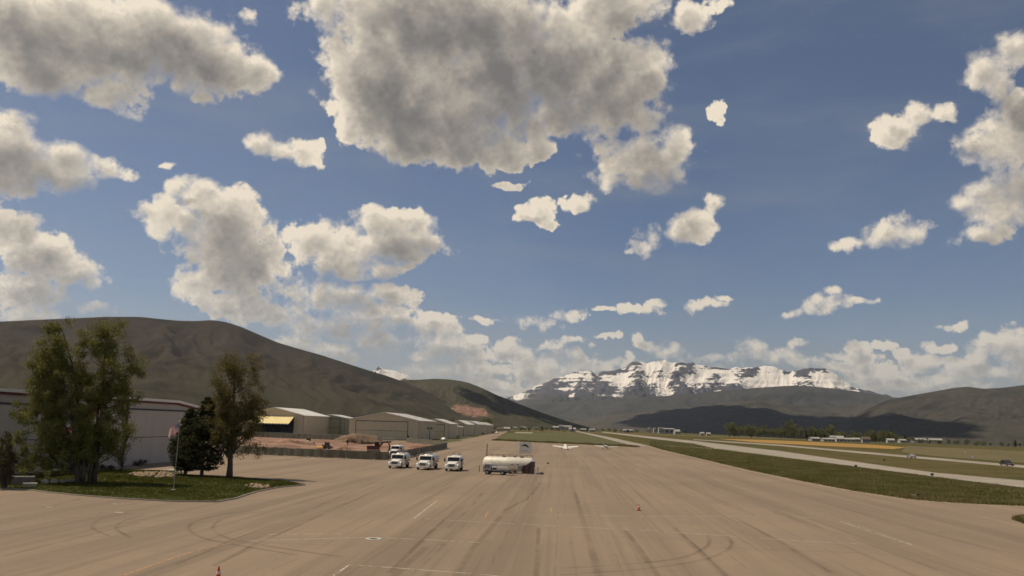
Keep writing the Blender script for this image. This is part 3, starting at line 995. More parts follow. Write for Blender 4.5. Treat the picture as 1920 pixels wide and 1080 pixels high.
def disc(name, c, r, z, m, parent, inner=0.0, n=28):
    V, F = [], []
    for i in range(n):
        a = 2 * math.pi * i / n
        V += [(c.x + math.cos(a) * r, c.y + math.sin(a) * r, z), (c.x + math.cos(a) * inner, c.y + math.sin(a) * inner, z)]
    if inner:
        F = [(2 * i, 2 * ((i + 1) % n), 2 * ((i + 1) % n) + 1, 2 * i + 1) for i in range(n)]
    else:
        F = [tuple(2 * i for i in range(n))]
    return pyd(name, V, F, m, parent)
bm = BM(); tube(bm, (mc.x, mc.y, 0.0), (mc.x, mc.y, 0.034), 0.30, n=24)
mh = bmo('manhole_cover', bm, mat('iron', (0.045, 0.040, 0.036), (0.06, 0.05, 0.045), 3, 0.7))
tag(mh, 'round dark manhole cover ringed with pale paint on the apron', 'manhole')
disc('concrete_ring', mc, 0.56, 0.030, mat('pale_ring', (0.55, 0.52, 0.45), (0.42, 0.39, 0.33), 2.0, 0.9), mh, 0.30)

# ------------------------------------------------------------------ air between here and the mountains
HZ = bpy.data.materials.new('haze')
HZ.use_nodes = True
HZ.node_tree.nodes.clear()
hq = NT(HZ.node_tree)
pv = hq.n('ShaderNodeVolumePrincipled')
pv.inputs['Color'].default_value = (0.80, 0.87, 0.98, 1)
pv.inputs['Density'].default_value = 1.9e-5
pv.inputs['Anisotropy'].default_value = 0.35
ho = hq.n('ShaderNodeOutputMaterial')
hq.put(ho.inputs['Volume'], pv.outputs[0])
bm = BM(); box(bm, -27500, 27500, -27500, 27500, -260, 2300)
hz = bmo('haze', bm, HZ)
tag(hz, 'thin pale haze filling the valley air', kind='stuff')

# ------------------------------------------------------------------ hangars
TAN = mat('tan_metal_wall', (0.62, 0.52, 0.375), (0.57, 0.48, 0.345), 0.4, 0.6, stretch=(1, 1, 0.1))
TAN2 = mat('tan_metal_door', (0.58, 0.49, 0.35), (0.54, 0.455, 0.325), 0.5, 0.6)
GREYW = mat('grey_metal_wall', (0.48, 0.435, 0.385), (0.44, 0.40, 0.355), 0.4, 0.6, stretch=(1, 1, 0.1))
GREEND = mat('olive_metal_door', (0.36, 0.34, 0.24), (0.33, 0.31, 0.22), 0.5, 0.6)
ROOFM = mat('pale_metal_roof', (0.80, 0.77, 0.71), (0.74, 0.71, 0.65), 0.5, 0.6)
TRIM = mat('dark_trim', (0.045, 0.042, 0.040), None, 1, 0.6)
REDTRIM = mat('maroon_trim', (0.13, 0.028, 0.024), None, 1, 0.6)
WHITE = mat('white_paint', (0.78, 0.76, 0.72), (0.70, 0.68, 0.64), 0.8, 0.45, spec=0.4)
CREAM = mat('cream_metal', (0.80, 0.66, 0.30), (0.74, 0.60, 0.27), 0.5, 0.6)
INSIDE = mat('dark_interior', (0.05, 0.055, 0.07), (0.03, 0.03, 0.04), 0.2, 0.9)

def hangar(name, label, xr, yb, xl, ye, yp, depth, wall=TAN, door=None, group='hangars in the row beyond the apron', open_door=False, mandoor=False, rib=6.0):
    """gabled steel hangar, gable towards the camera; photo pixels of right corner, left edge, eave, peak"""
    p = G(xr, yb)
    Y = p.y
    he, hp = ZAT(xr, ye, Y), ZAT((xl + xr) / 2, yp, Y)
    wd = (xr - xl) / FPX * Y * 1.01
    root = empty(name, (p.x, p.y, 0.0), -math.atan2(ROW.x, ROW.y))
    tag(root, label, 'hangar', group)
    # local: x from -wd to 0, y from 0 to depth
    mid = -wd / 2
    bm = BM()
    prism(bm, [(-wd, 0), (0, 0), (0, he), (mid, hp), (-wd, he)], 0.0, depth, axis='y')
    bmo('wall', bm, wall, root)
    bm = BM()
    for s in (-1, 1):
        e = mid + s * (wd / 2 + 0.5)
        ez = he - (hp - he) / (wd / 2) * 0.5
        prism(bm, [(e, ez + 0.03), (mid, hp + 0.03), (mid, hp + 0.33), (e, ez + 0.33)], -0.5, depth + 0.5, axis='y')
    rf = bmo('roof', bm, ROOFM, root)
    bm = BM()
    n = int((depth + 1) / 3)
    for i in range(n + 1):                       # standing seams on the slope that shows
        y = -0.45 + i * (depth + 0.9) / n
        e = wd * 0.0 + 0.48
        ez = he - (hp - he) / (wd / 2) * 0.48
        prism(bm, [(mid, hp + 0.331), (e, ez + 0.331), (e, ez + 0.40), (mid, hp + 0.40)], y - 0.05, y + 0.05, axis='y')
    tag(bmo('roof_seam', bm, ROOFM, rf), kind='stuff')
    bm = BM()
    box(bm, -0.003, 0.09, -0.09, 0.10, 0, he - 0.1)
    bmo('corner_trim', bm, TRIM, root)
    # big door in the gable
    dw = wd * 0.74
    d0 = mid - dw / 2 - wd * 0.03
    dh = he * 0.93
    if door is not None and not open_door:
        for k in range(2):
            z0, z1 = (0.05, dh * 0.485) if k == 0 else (dh * 0.505, dh)
            bm = BM(); box(bm, d0, d0 + dw, -0.14, -0.005, z0, z1)
            bmo('door_panel', bm, door, root)
        bm = BM()
        box(bm, d0 - 0.25, d0 - 0.01, -0.2, -0.004, 0, dh + 0.3); box(bm, d0 + dw + 0.01, d0 + dw + 0.25, -0.2, -0.004, 0, dh + 0.3)
        box(bm, d0 - 0.008, d0 + dw + 0.008, -0.2, -0.004, dh + 0.01, dh + 0.3)
        bmo('door_frame', bm, TRIM, root)
        bm = BM(); box(bm, d0 + 0.01, d0 + dw - 0.01, -0.17, -0.004, dh * 0.487, dh * 0.503)
        bmo('door_seam', bm, TRIM, root)
    if open_door:
        bm = BM(); box(bm, d0, d0 + dw, -0.03, -0.004, 0.0, dh)  # flat panel on the solid wall, its dark colour stands for interior shade
        bmo('shaded_opening_panel', bm, INSIDE, root)
        A = Vector((0, -0.3, dh + 0.1)); B = Vector((0, -7.6, dh * 0.64))
        bm = BM()
        nrm = Vector((0, (B - A).z, -(B - A).y)).normalized() * 0.14
        prism(bm, [(A.y, A.z), (B.y, B.z), (B.y + nrm.y, B.z + nrm.z), (A.y + nrm.y, A.z + nrm.z)], d0, d0 + dw, axis='x')
        dp = bmo('open_door', bm, CREAM, root)
        dp['label'] = 'yellow lit hangar door swung out and up'
        for i in range(14):
            x = d0 + dw * (i + 0.5) / 14
            bm = BM(); box(bm, x - 0.45, x + 0.45, B.y - 0.10, B.y - 0.03, B.z - 0.32, B.z + 0.1)
            bmo('edge_slat', bm, WHITE, dp)
        for x in (d0 + 0.3, d0 + dw - 0.3):
            bm = BM(); tube(bm, (x, -0.2, dh * 0.45), (x, -5.0, dh * 0.74), 0.09, n=6)
            bmo('door_strut', bm, TRIM, root)
    if mandoor:
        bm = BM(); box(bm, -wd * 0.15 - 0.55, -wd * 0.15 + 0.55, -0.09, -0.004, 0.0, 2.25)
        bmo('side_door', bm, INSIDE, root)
    # wall ribs on the two visible faces, one joined part (too fine to pick apart)
    bm = BM()
    k = 0.0
    while k < depth:
        box(bm, 0.002, 0.06, k + 0.3, k + 0.4, 0.0, he - 0.25); k += rib / 2
    x = -wd + 0.5
    while x < -0.3:
        if door is None or x < d0 - 0.4 or x > d0 + dw + 0.4:
            top = he + (hp - he) * (1 - abs(x - mid) / (wd / 2)) - 0.2
            box(bm, x - 0.05, x + 0.05, -0.055, -0.002, 0.0, top)
        x += rib / 2
    if len(bm.verts):
        tag(bmo('wall_rib', bm, wall, root), kind='stuff')
    else:
        bm.free()
    return root, p, he, wd

hangar('hangar', 'tan steel hangar with an open yellow door, left end of the row', 567, 819.0, 457, 779.5, 764.5, 44, TAN, TAN2, open_door=True)
hangar('hangar', 'olive steel hangar with a grey door, behind the dirt lot', 645, 818.0, 590, 784, 778, 20, GREEND, GREEND)
hangar('hangar', 'largest tan steel hangar with a wide closed door and small dark side door', 784, 826, 655, 789.5, 774.0, 52, TAN, TAN2, mandoor=True)
hangar('hangar', 'tan steel hangar just beyond the largest hangar', 841, 822.5, 786, 795, 786.0, 36, TAN, TAN2)
hangar('hangar', 'low tan hangar tucked between two taller ones', 860, 819.5, 836, 801, 798.5, 22, TAN, None)
hangar('hangar', 'middle tan hangar of the receding row, third from its far end', 874, 818, 842, 796, 788.5, 52, TAN, TAN2)
hangar('hangar', 'pale roofed hangar, second from the far end of the row', 895, 815, 863, 796, 789.5, 65, TAN, TAN2)
hangar('hangar', 'farthest hangar at the end of the row by the lane', 912, 812.8, 884, 797.2, 791.8, 80, TAN, TAN2)

# narrow cream building between the first two hangars
p = G(617, 816)
cb = empty('storage_building', (p.x, p.y, 0), -math.atan2(ROW.x, ROW.y))
tag(cb, 'narrow cream metal building beside the yellow door hangar', 'building')
zt = ZAT(617, 783.5, p.y)
bm = BM(); box(bm, -2.6, 0, 0, 6, 0, zt); bmo('wall', bm, mat('cream_wall', (0.62, 0.55, 0.40), (0.56, 0.50, 0.37), 0.4, 0.6), cb)
bm = BM(); box(bm, -2.75, 0.15, -0.15, 6.15, zt + 0.004, zt + 0.3); bmo('roof', bm, ROOFM, cb)
bm = BM(); box(bm, -0.35, -0.1, -0.1, -0.004, 0, zt - 0.5); bmo('downpipe', bm, TRIM, cb)

# long grey hangar on the left, its doors towards the apron
def left_hangar():
    a, b = G(222, 875), G(300, 865.5)
    X0 = (a.x + b.x) / 2
    dirv = ROW
    def onwall(px):                     # distance along the wall (from Y of a) where a photo column meets it
        d = ray(px, 820)
        # solve X0a + s*dir = t*d
        M = np.array([[dirv.x, -d.x], [dirv.y, -d.y]])
        s, t = np.linalg.solve(M, np.array([-X0, -a.y]))
        return s
    s0, s1 = onwall(-60), onwall(368)
    sp = onwall(232)
    root = empty('hangar', (X0, a.y, 0.0), -math.atan2(ROW.x, ROW.y))
    tag(root, 'long grey hangar with maroon eave trim behind the trees on the left', 'hangar')
    P = lambda s: Vector((X0, a.y, 0)) + dirv * s
    he = ZAT(280, 762, P(onwall(280)).y)
    hp = ZAT(300, 749.5, P(onwall(300)).y)
    mid = (s0 + s1) / 2
    W = 40.0
    bm = BM(); prism(bm, [(s0, 0), (s1, 0), (s1, he), (s1 - 9, hp - 0.4), (s0, hp - 0.4)], -W, 0.0, axis='x'); bmo('wall', bm, GREYW, root)
    bm = BM(); prism(bm, [(s0 - .4, hp - 0.38), (s1 - 9.2, hp - 0.38), (s1 + .5, he + 0.02), (s1 + .5, he + 0.42), (s1 - 9, hp + 0.05), (s0 - .4, hp + 0.05)], -W - .4, 0.45, axis='x')
    bmo('roof', bm, ROOFM, root)
    bm = BM(); prism(bm, [(s0 - .4, hp - 0.72), (s1 - 9.2, hp - 0.72), (s1 + .4, he - 0.30), (s1 + .4, he + 0.01), (s1 - 9.2, hp - 0.39), (s0 - .4, hp - 0.39)], 0.003, 0.30, axis='x')
    bmo('eave_trim', bm, REDTRIM, root)
    # doors: two leaves each, upper and lower panel
    dh = he - 0.7
    for (da, db) in ((sp + 0.5, s1 - 1.2), (s0 + 3, sp - 4.5)):
        nn = 6
        for i in range(nn):
            x0, x1 = da + (db - da) * i / nn, da + (db - da) * (i + 1) / nn
            for (z0, z1) in ((0.05, dh * 0.5 - 0.06), (dh * 0.5 + 0.06, dh)):
                bm = BM(); box(bm, 0.003, 0.12, x0 + 0.008, x1 - 0.008, z0, z1); bmo('door_panel', bm, GREYW, root)
        bm = BM()
        box(bm, 0.003, 0.10, da, db, dh * 0.5 - 0.05, dh * 0.5 + 0.05)
        box(bm, 0.003, 0.2, da - 0.02, db + 0.02, dh + 0.01, dh + 0.26)
        bmo('door_seam', bm, TRIM, root)
    bm = BM(); box(bm, 0.003, 0.32, sp - 0.15, sp + 0.20, 0, hp - 0.75); bmo('downpipe', bm, TRIM, root)
    # concrete footing
    bm = BM(); box(bm, 0.004, 0.35, s0, s1, 0, 0.02); bmo('footing', bm, mat('concrete', (0.36, 0.33, 0.28), (0.31, 0.28, 0.24), 0.6, 0.9), root)
    # red emblem on the wall, half hidden by the trees
    red = mat('red_sign', (0.62, 0.06, 0.035), (0.55, 0.05, 0.03), 1, 0.5)
    def wp(px, py):
        s = onwall(px); return (s, ZAT(px, py, P(s).y))
    for poly in ([(84, 808), (110, 803), (112, 812), (86, 816)], [(112, 813), (131, 798), (138, 797), (122, 814)], [(146, 783), (163, 768), (176, 773), (170, 780), (158, 792), (148, 794)]):
        bm = BM(); prism(bm, [wp(*q) for q in poly], 0.20, 0.30, axis='x'); bmo('red_emblem', bm, red, root)
    for poly in ([(112, 816), (124, 816), (120, 820), (110, 820)], [(103, 801), (130, 795), (131, 797), (104, 803.5)]):
        bm = BM(); prism(bm, [wp(*q) for q in poly], 0.20, 0.29, axis='x'); bmo('white_emblem', bm, WHITE, root)
left_hangar()

# ------------------------------------------------------------------ dirt lot and its fences
DIRT = mat('red_dirt', (0.25, 0.140, 0.088), (0.33, 0.205, 0.135), 0.25, 0.95, 0.9, 1.2, c3=(0.165, 0.092, 0.060), scale3=0.12)
lot_px = [(430, 850), (495, 853), (729, 863.5), (762, 857), (838, 839), (812, 834), (760, 830), (700, 828.5), (655, 826), (504, 820.5), (430, 818)]
lot = [G(*p) for p in lot_px]
def build_lot():
    from mathutils.geometry import intersect_point_line
    xs = [p.x for p in lot]; ys = [p.y for p in lot]
    poly = [(p.x, p.y) for p in lot]
    def inside(x, y):
        c = False
        n = len(poly)
        for i in range(n):
            (x1, y1), (x2, y2) = poly[i], poly[i - 1]
            if (y1 > y) != (y2 > y) and x < (x2 - x1) * (y - y1) / (y2 - y1) + x1:
                c = not c
        return c
    st = 2.0
    nx, ny = int((max(xs) - min(xs)) / st) + 2, int((max(ys) - min(ys)) / st) + 2
    X = min(xs) + np.arange(nx) * st; Y = min(ys) + np.arange(ny) * st
    XX, YY = np.meshgrid(X, Y)
    ZZ = 0.05 + 0.35 * np.clip(fbm(XX / 22, YY / 22, 4) + 0.25, 0, 1) + 0.12 * np.clip(fbm(XX / 5, YY / 5, 3), 0, 1)
    for (px, py, h, w) in ((520, 838, 1.1, 9), (560, 842, 0.9, 7), (640, 845, 1.0, 8), (700, 842, 0.9, 7), (745, 842, 1.2, 7), (780, 838, 0.8, 8), (590, 832, 1.3, 14)):
        c = G(px, py)
        ZZ += h * np.exp(-(((XX - c.x) / w) ** 2 + ((YY - c.y) / (w * 1.4)) ** 2))
    V, F, id_ = [], [], {}
    ins = np.array([[inside(x, y) for x in X] for y in Y])
    for j in range(ny):
        for i in range(nx):
            id_[(i, j)] = len(V); V.append((X[i], Y[j], ZZ[j, i] if ins[j, i] else 0.02))
    for j in range(ny - 1):
        for i in range(nx - 1):
            if ins[j:j + 2, i:i + 2].sum() >= 3:
                F.append((id_[(i, j)], id_[(i + 1, j)], id_[(i + 1, j + 1)], id_[(i, j + 1)]))
    o = pyd('dirt_lot', V, F, DIRT, smooth=True)
    tag(o, 'reddish bare earth building lot inside the green fence', kind='structure')
build_lot()

FAB = mat('green_fence_fabric', (0.125, 0.130, 0.092), (0.145, 0.140, 0.102), 0.5, 0.85, c3=(0.165, 0.148, 0.11), scale3=0.3)
POST = mat('galvanised_steel', (0.30, 0.29, 0.27), None, 2, 0.5, metal=0.5)
FOOT = mat('sandbag', (0.40, 0.34, 0.26), (0.32, 0.27, 0.2), 3, 0.95)
def fence(label, pts, h=1.9, span=3.4, gap=0.12, z0=0.012, seed=0):
    r = random.Random(seed)
    pts = [Vector((p[0], p[1], 0)) for p in pts]
    root = empty('screen_fence', (pts[0].x, pts[0].y, z0))
    tag(root, label, 'fence', 'screen fences round the dirt lot')
    o0 = pts[0]
    pm = bpy.data.meshes.new('post')
    bm = BM(); tube(bm, (0, 0, 0), (0, 0, h + 0.1), 0.045, n=6); bm.to_mesh(pm); bm.free(); pm.materials.append(POST)
    sm = bpy.data.meshes.new('sandbag')
    bm = BM(); bmesh.ops.create_icosphere(bm, subdivisions=2, radius=0.28)
    for v in bm.verts: v.co = Vector((v.co.x * 1.3, v.co.y, max(-0.0, v.co.z * 0.5 + 0.09)))
    bm.to_mesh(sm); bm.free(); sm.materials.append(FOOT)
    for a, b in zip(pts, pts[1:]):
        L = (b - a).length
        n = max(1, round(L / span))
        d = (b - a) / n
        ang = math.atan2(d.y, d.x)
        for i in range(n):
            p = a + d * i - o0
            w = d.length
            lift = gap * r.uniform(0.3, 1.8)
            top = h - r.uniform(0, 0.10)
            top2 = h - r.uniform(0, 0.10)
            nx = 7
            V, F = [], []
            for k in range(nx):
                u = k / (nx - 1)
                sag = 0.05 * math.sin(math.pi * u)
                wav = 0.04 * math.sin(u * 9 + i)
                for (zz, off) in ((lift + 0.02 * math.sin(u * 12 + i), wav), ((top + lift) / 2, wav * 2), (top * (1 - u) + top2 * u - sag, wav * 0.4)):
                    V.append((0.01 + u * (w - 0.02), off, zz))
            for k in range(nx - 1):
                for q in range(2):
                    F.append((k * 3 + q, (k + 1) * 3 + q, (k + 1) * 3 + q + 1, k * 3 + q + 1))
            pyd('fabric_panel', V, F, FAB, root, p + Vector((0, -0.07, 0)), ang, smooth=True)
            po = link('post', pm, None, root, p)
            if i % 2 == 0:
                link('foot_bag', sm, None, root, p + Vector((0, -0.3, 0)), r.uniform(0, 3))
    bm = BM()
    for a, b in zip(pts, pts[1:]):
        tube(bm, a - o0 + Vector((0, 0, h + 0.02)), b - o0 + Vector((0, 0, h + 0.02)), 0.03, n=5)
    bmo('top_rail', bm, POST, root)
fence('green screened fence along the near side of the dirt lot', [G(425, 849), G(495, 853.5), G(600, 858.5), G(729, 863.8)], seed=1)
fence('green screened fence running away beside the parked trucks', [G(731, 863.6), G(762, 858.5), G(838.5, 840.5)], seed=2)
fence('green screened fence along the far side of the dirt lot', [G(838, 840), G(808, 834.5), G(762, 829.5)], h=2.0, seed=3)
fence('dark green screened fence in front of the far hangars', [G(430, 818.3), G(504, 821), G(655, 827), G(714, 829.5)], h=2.4, gap=0.03, seed=4)

# ------------------------------------------------------------------ vehicles
TYRE = mat('tyre_rubber', (0.018, 0.017, 0.016), None, 3, 0.9)
RIM = mat('wheel_rim', (0.45, 0.44, 0.42), None, 3, 0.4, metal=0.6)
GLASS = glass_mat()
CHROME = mat('bright_metal', (0.55, 0.54, 0.52), None, 3, 0.3, metal=0.8)
BLACK = mat('black_plastic', (0.02, 0.02, 0.02), None, 3, 0.6)
LAMP = mat('lamp_lens', (0.75, 0.73, 0.68), None, 3, 0.2)
WVEH = mat('vehicle_white', (0.80, 0.78, 0.70), (0.74, 0.72, 0.65), 0.7, 0.35, spec=0.5)
ALU = mat('brushed_tank', (0.62, 0.61, 0.58), (0.54, 0.53, 0.50), 0.6, 0.35, metal=0.3)
BLUE = mat('blue_stripe', (0.10, 0.13, 0.25), None, 1, 0.5)
GREYV = mat('grey_body', (0.30, 0.29, 0.28), (0.26, 0.25, 0.24), 0.8, 0.5)

def wheel(root, x, y, r, w, name='wheel'):
    bm = BM()
    n = 20
    prof = [(-w / 2, r * 0.62), (-w / 2, r * 0.93), (-w * 0.36, r), (w * 0.36, r), (w / 2, r * 0.93), (w / 2, r * 0.62)]
    rings = []
    for i in range(n):
        a = 2 * math.pi * i / n
        rings.append([(px, math.cos(a) * rr, math.sin(a) * rr) for px, rr in prof])
    V = [[bm.verts.new(p) for p in rg] for rg in rings]
    for i in range(n):
        A, B = V[i], V[(i + 1) % n]
        for k in range(len(prof)):
            k2 = (k + 1) % len(prof)
            bm.faces.new((A[k], A[k2], B[k2], B[k]))
    t = bmo(name, bm, TYRE, root, (x, y, r), smooth=False)
    bm = BM(); tube(bm, (-w * 0.42, 0, 0), (w * 0.42, 0, 0), r * 0.61, n=14); tube(bm, (-w * 0.5, 0, 0), (w * 0.5, 0, 0), r * 0.2, n=10)
    bmo('rim', bm, RIM, t)
    return t

def fuel_truck(label, p, yaw, tank='round', L=7.6):
    """bonneted tank truck; nose towards local -y"""
    t = empty('fuel_truck', (p.x, p.y, 0.014), yaw)
    tag(t, label, 'truck', 'white fuel trucks parked beside the fence')
    W = 1.18
    bm = BM(); box(bm, -0.45, 0.45, 0.5, L - 0.1, 0.55, 0.80); bmo('chassis', bm, BLACK, t)
    # bonnet: narrower towards the nose, sloping down
    bm = BM()
    loft(bm, [[(-0.72, 0.05, 0.62), (0.72, 0.05, 0.62), (0.74, 0.05, 1.12), (0.55, 0.05, 1.30), (-0.55, 0.05, 1.30), (-0.74, 0.05, 1.12)],
              [(-0.80, 0.5, 0.62), (0.80, 0.5, 0.62), (0.82, 0.5, 1.22), (0.64, 0.5, 1.42), (-0.64, 0.5, 1.42), (-0.82, 0.5, 1.22)],
              [(-0.98, 1.75, 0.62), (0.98, 1.75, 0.62), (1.02, 1.75, 1.38), (0.86, 1.75, 1.62), (-0.86, 1.75, 1.62), (-1.02, 1.75, 1.38)]])
    hood = bmo('bonnet', bm, WVEH, t, bevel=0.04)
    bm = BM(); box(bm, -0.50, 0.50, -0.03, 0.045, 0.74, 1.18); bmo('grille', bm, BLACK, hood)
    bm = BM()
    for k in range(4): box(bm, -0.48, 0.48, -0.055, -0.032, 0.79 + k * 0.1, 0.82 + k * 0.1)
    bmo('grille_bar', bm, CHROME, hood)
    for s in (-1, 1):
        bm = BM(); loft(bm, [[(s * (0.56 + dx), -0.02 + dy, 0.88 + dz) for dx, dz in ((0, 0), (0.32, 0.04), (0.34, 0.30), (0.04, 0.24))] for dy in (0.0, 0.20)])
        bmo('headlight', bm, LAMP, t)
        # wheel arch over the front wheel
        bm = BM()
        pts = [(0.0, 0.55), (0.05, 0.95), (0.25, 1.16), (0.75, 1.22), (1.25, 1.12), (1.45, 0.80), (1.45, 0.55), (1.28, 0.55), (1.2, 0.82), (1.05, 1.0), (0.72, 1.06), (0.42, 0.98), (0.28, 0.8), (0.24, 0.55)]
        prism(bm, pts, s * 0.70, s * W, axis='x'); bmo('front_fender', bm, WVEH, t, bevel=0.03)
        wheel(t, s * 0.98, 0.74, 0.49, 0.30)
    bm = BM(); box(bm, -W - 0.02, W + 0.02, -0.16, 0.03, 0.42, 0.70); bmo('bumper', bm, WVEH, t, bevel=0.04)
    # cab
    bm = BM()
    prism(bm, [(1.70, 0.62), (1.70, 1.60), (2.12, 2.36), (2.30, 2.46), (3.25, 2.46), (3.32, 2.36), (3.32, 0.62)], -W, W, axis='x')
    cab = bmo('cab', bm, WVEH, t, bevel=0.06)
    bm = BM()
    loft(bm, [[(-1.06, 1.705, 1.66), (1.06, 1.705, 1.66), (1.06, 1.675, 1.68), (-1.06, 1.675, 1.68)], [(-1.0, 2.065, 2.30), (1.0, 2.065, 2.30), (1.0, 2.03, 2.32), (-1.0, 2.03, 2.32)]])
    bmo('windshield', bm, GLASS, cab)
    bm = BM(); prism(bm, [(1.95, 2.46), (1.88, 2.36), (2.02, 2.40), (2.10, 2.52)], -1.1, 1.1, axis='x'); bmo('sun_visor', bm, WVEH, cab)
    for s in (-1, 1):
        bm = BM(); prism(bm, [(1.95, 1.62), (2.28, 2.26), (2.92, 2.26), (2.92, 1.62)], s * (W + 0.002), s * (W + 0.02), axis='x'); bmo('side_window', bm, GLASS, cab)
        bm = BM(); box(bm, *sorted((s * (W + 0.002), s * (W + 0.03))), 3.02, 3.06, 0.7, 2.3); bmo('door_gap', bm, BLACK, cab)
        bm = BM(); box(bm, *sorted((s * (W + 0.24), s * (W + 0.46))), 1.72, 1.86, 1.55, 2.12); tube(bm, (s * W, 1.95, 1.7), (s * (W + 0.3), 1.8, 1.7), 0.03, n=5)
        bmo('mirror', bm, BLACK, t)
        bm = BM(); box(bm, *sorted((s * 0.75, s * 1.12)), 1.9, 2.9, 0.40, 0.62); bmo('step', bm, CHROME, t)
        for y in ((L - 1.6,) if tank != 'box' else (L - 1.7,)):
            wheel(t, s * 0.92, y, 0.49, 0.5)
    # beacon
    bm = BM(); tube(bm, (0.0, 2.6, 2.47), (0.0, 2.6, 2.62), 0.09, 0.07, 10); bmo('beacon', bm, mat('amber_lens', (0.7, 0.35, 0.05), None, 2, 0.3), cab)
    if tank == 'box':
        bm = BM(); box(bm, -1.2, 1.2, 3.5, L, 0.95, 2.72); bmo('box_body', bm, WVEH, t, bevel=0.05)
    else:
        bm = BM(); rings = []
        n = 22
        for (y, k) in ((3.45, 0.90), (3.55, 1.0), (L - 0.12, 1.0), (L, 0.90)):
            rings.append([(math.cos(2 * math.pi * i / n) * 1.16 * k, y, 1.78 + math.sin(2 * math.pi * i / n) * 0.86 * k) for i in range(n)])
        loft(bm, rings)
        tk = bmo('tank', bm, ALU if tank == 'silver' else WVEH, t, smooth=False)
        for y in (4.4, 5.4, 6.4):
            if y < L - 0.4:
                bm = BM()
                a0 = []
                for i in range(n):
                    a = 2 * math.pi * i / n
                    a0.append((math.cos(a), math.sin(a)))
                loft(bm, [[(c * 1.18, y - 0.05, 1.78 + s_ * 0.88) for c, s_ in a0], [(c * 1.18, y + 0.05, 1.78 + s_ * 0.88) for c, s_ in a0]])
                bmo('tank_band', bm, CHROME, tk)
        bm = BM()
        for s in (-1, 1):
            tube(bm, (s * 0.55, 3.6, 2.98), (s * 0.55, L - 0.2, 2.98), 0.03, n=5)
            for y in (3.6, 4.6, 5.6, L - 0.3): tube(bm, (s * 0.55, y, 2.5), (s * 0.55, y, 2.98), 0.03, n=5)
        bmo('top_rail', bm, POST, t)
        bm = BM(); box(bm, -0.35, 0.35, 4.6, 5.3, 2.60, 2.78); bmo('hatch', bm, CHROME, tk)
        for s in (-1, 1):
            bm = BM(); box(bm, *sorted((s * 0.75, s * 1.2)), 3.5, 5.0, 0.55, 1.25); bmo('hose_locker', bm, WVEH if s < 0 else GREYV, t, bevel=0.03)
            bm = BM(); box(bm, *sorted((s * 1.2, s * 1.225)), L - 2.6, L - 0.3, 1.15, 1.28); bmo('side_marker', bm, BLUE, t)
    return t

fuel_truck('white fuel truck parked farther back behind the leftmost truck, inside the fence', G(737, 855.0), R(-6), 'round', 7.0)
fuel_truck('leftmost white fuel truck of the front row of three', G(739, 878.5), R(-7), 'silver', 7.4)
fuel_truck('middle white fuel truck of the front row of three', G(792, 881.5), R(-8), 'silver', 7.8)
fuel_truck('rightmost white fuel truck of the front row of three', G(846, 884), R(-6), 'round', 6.4)

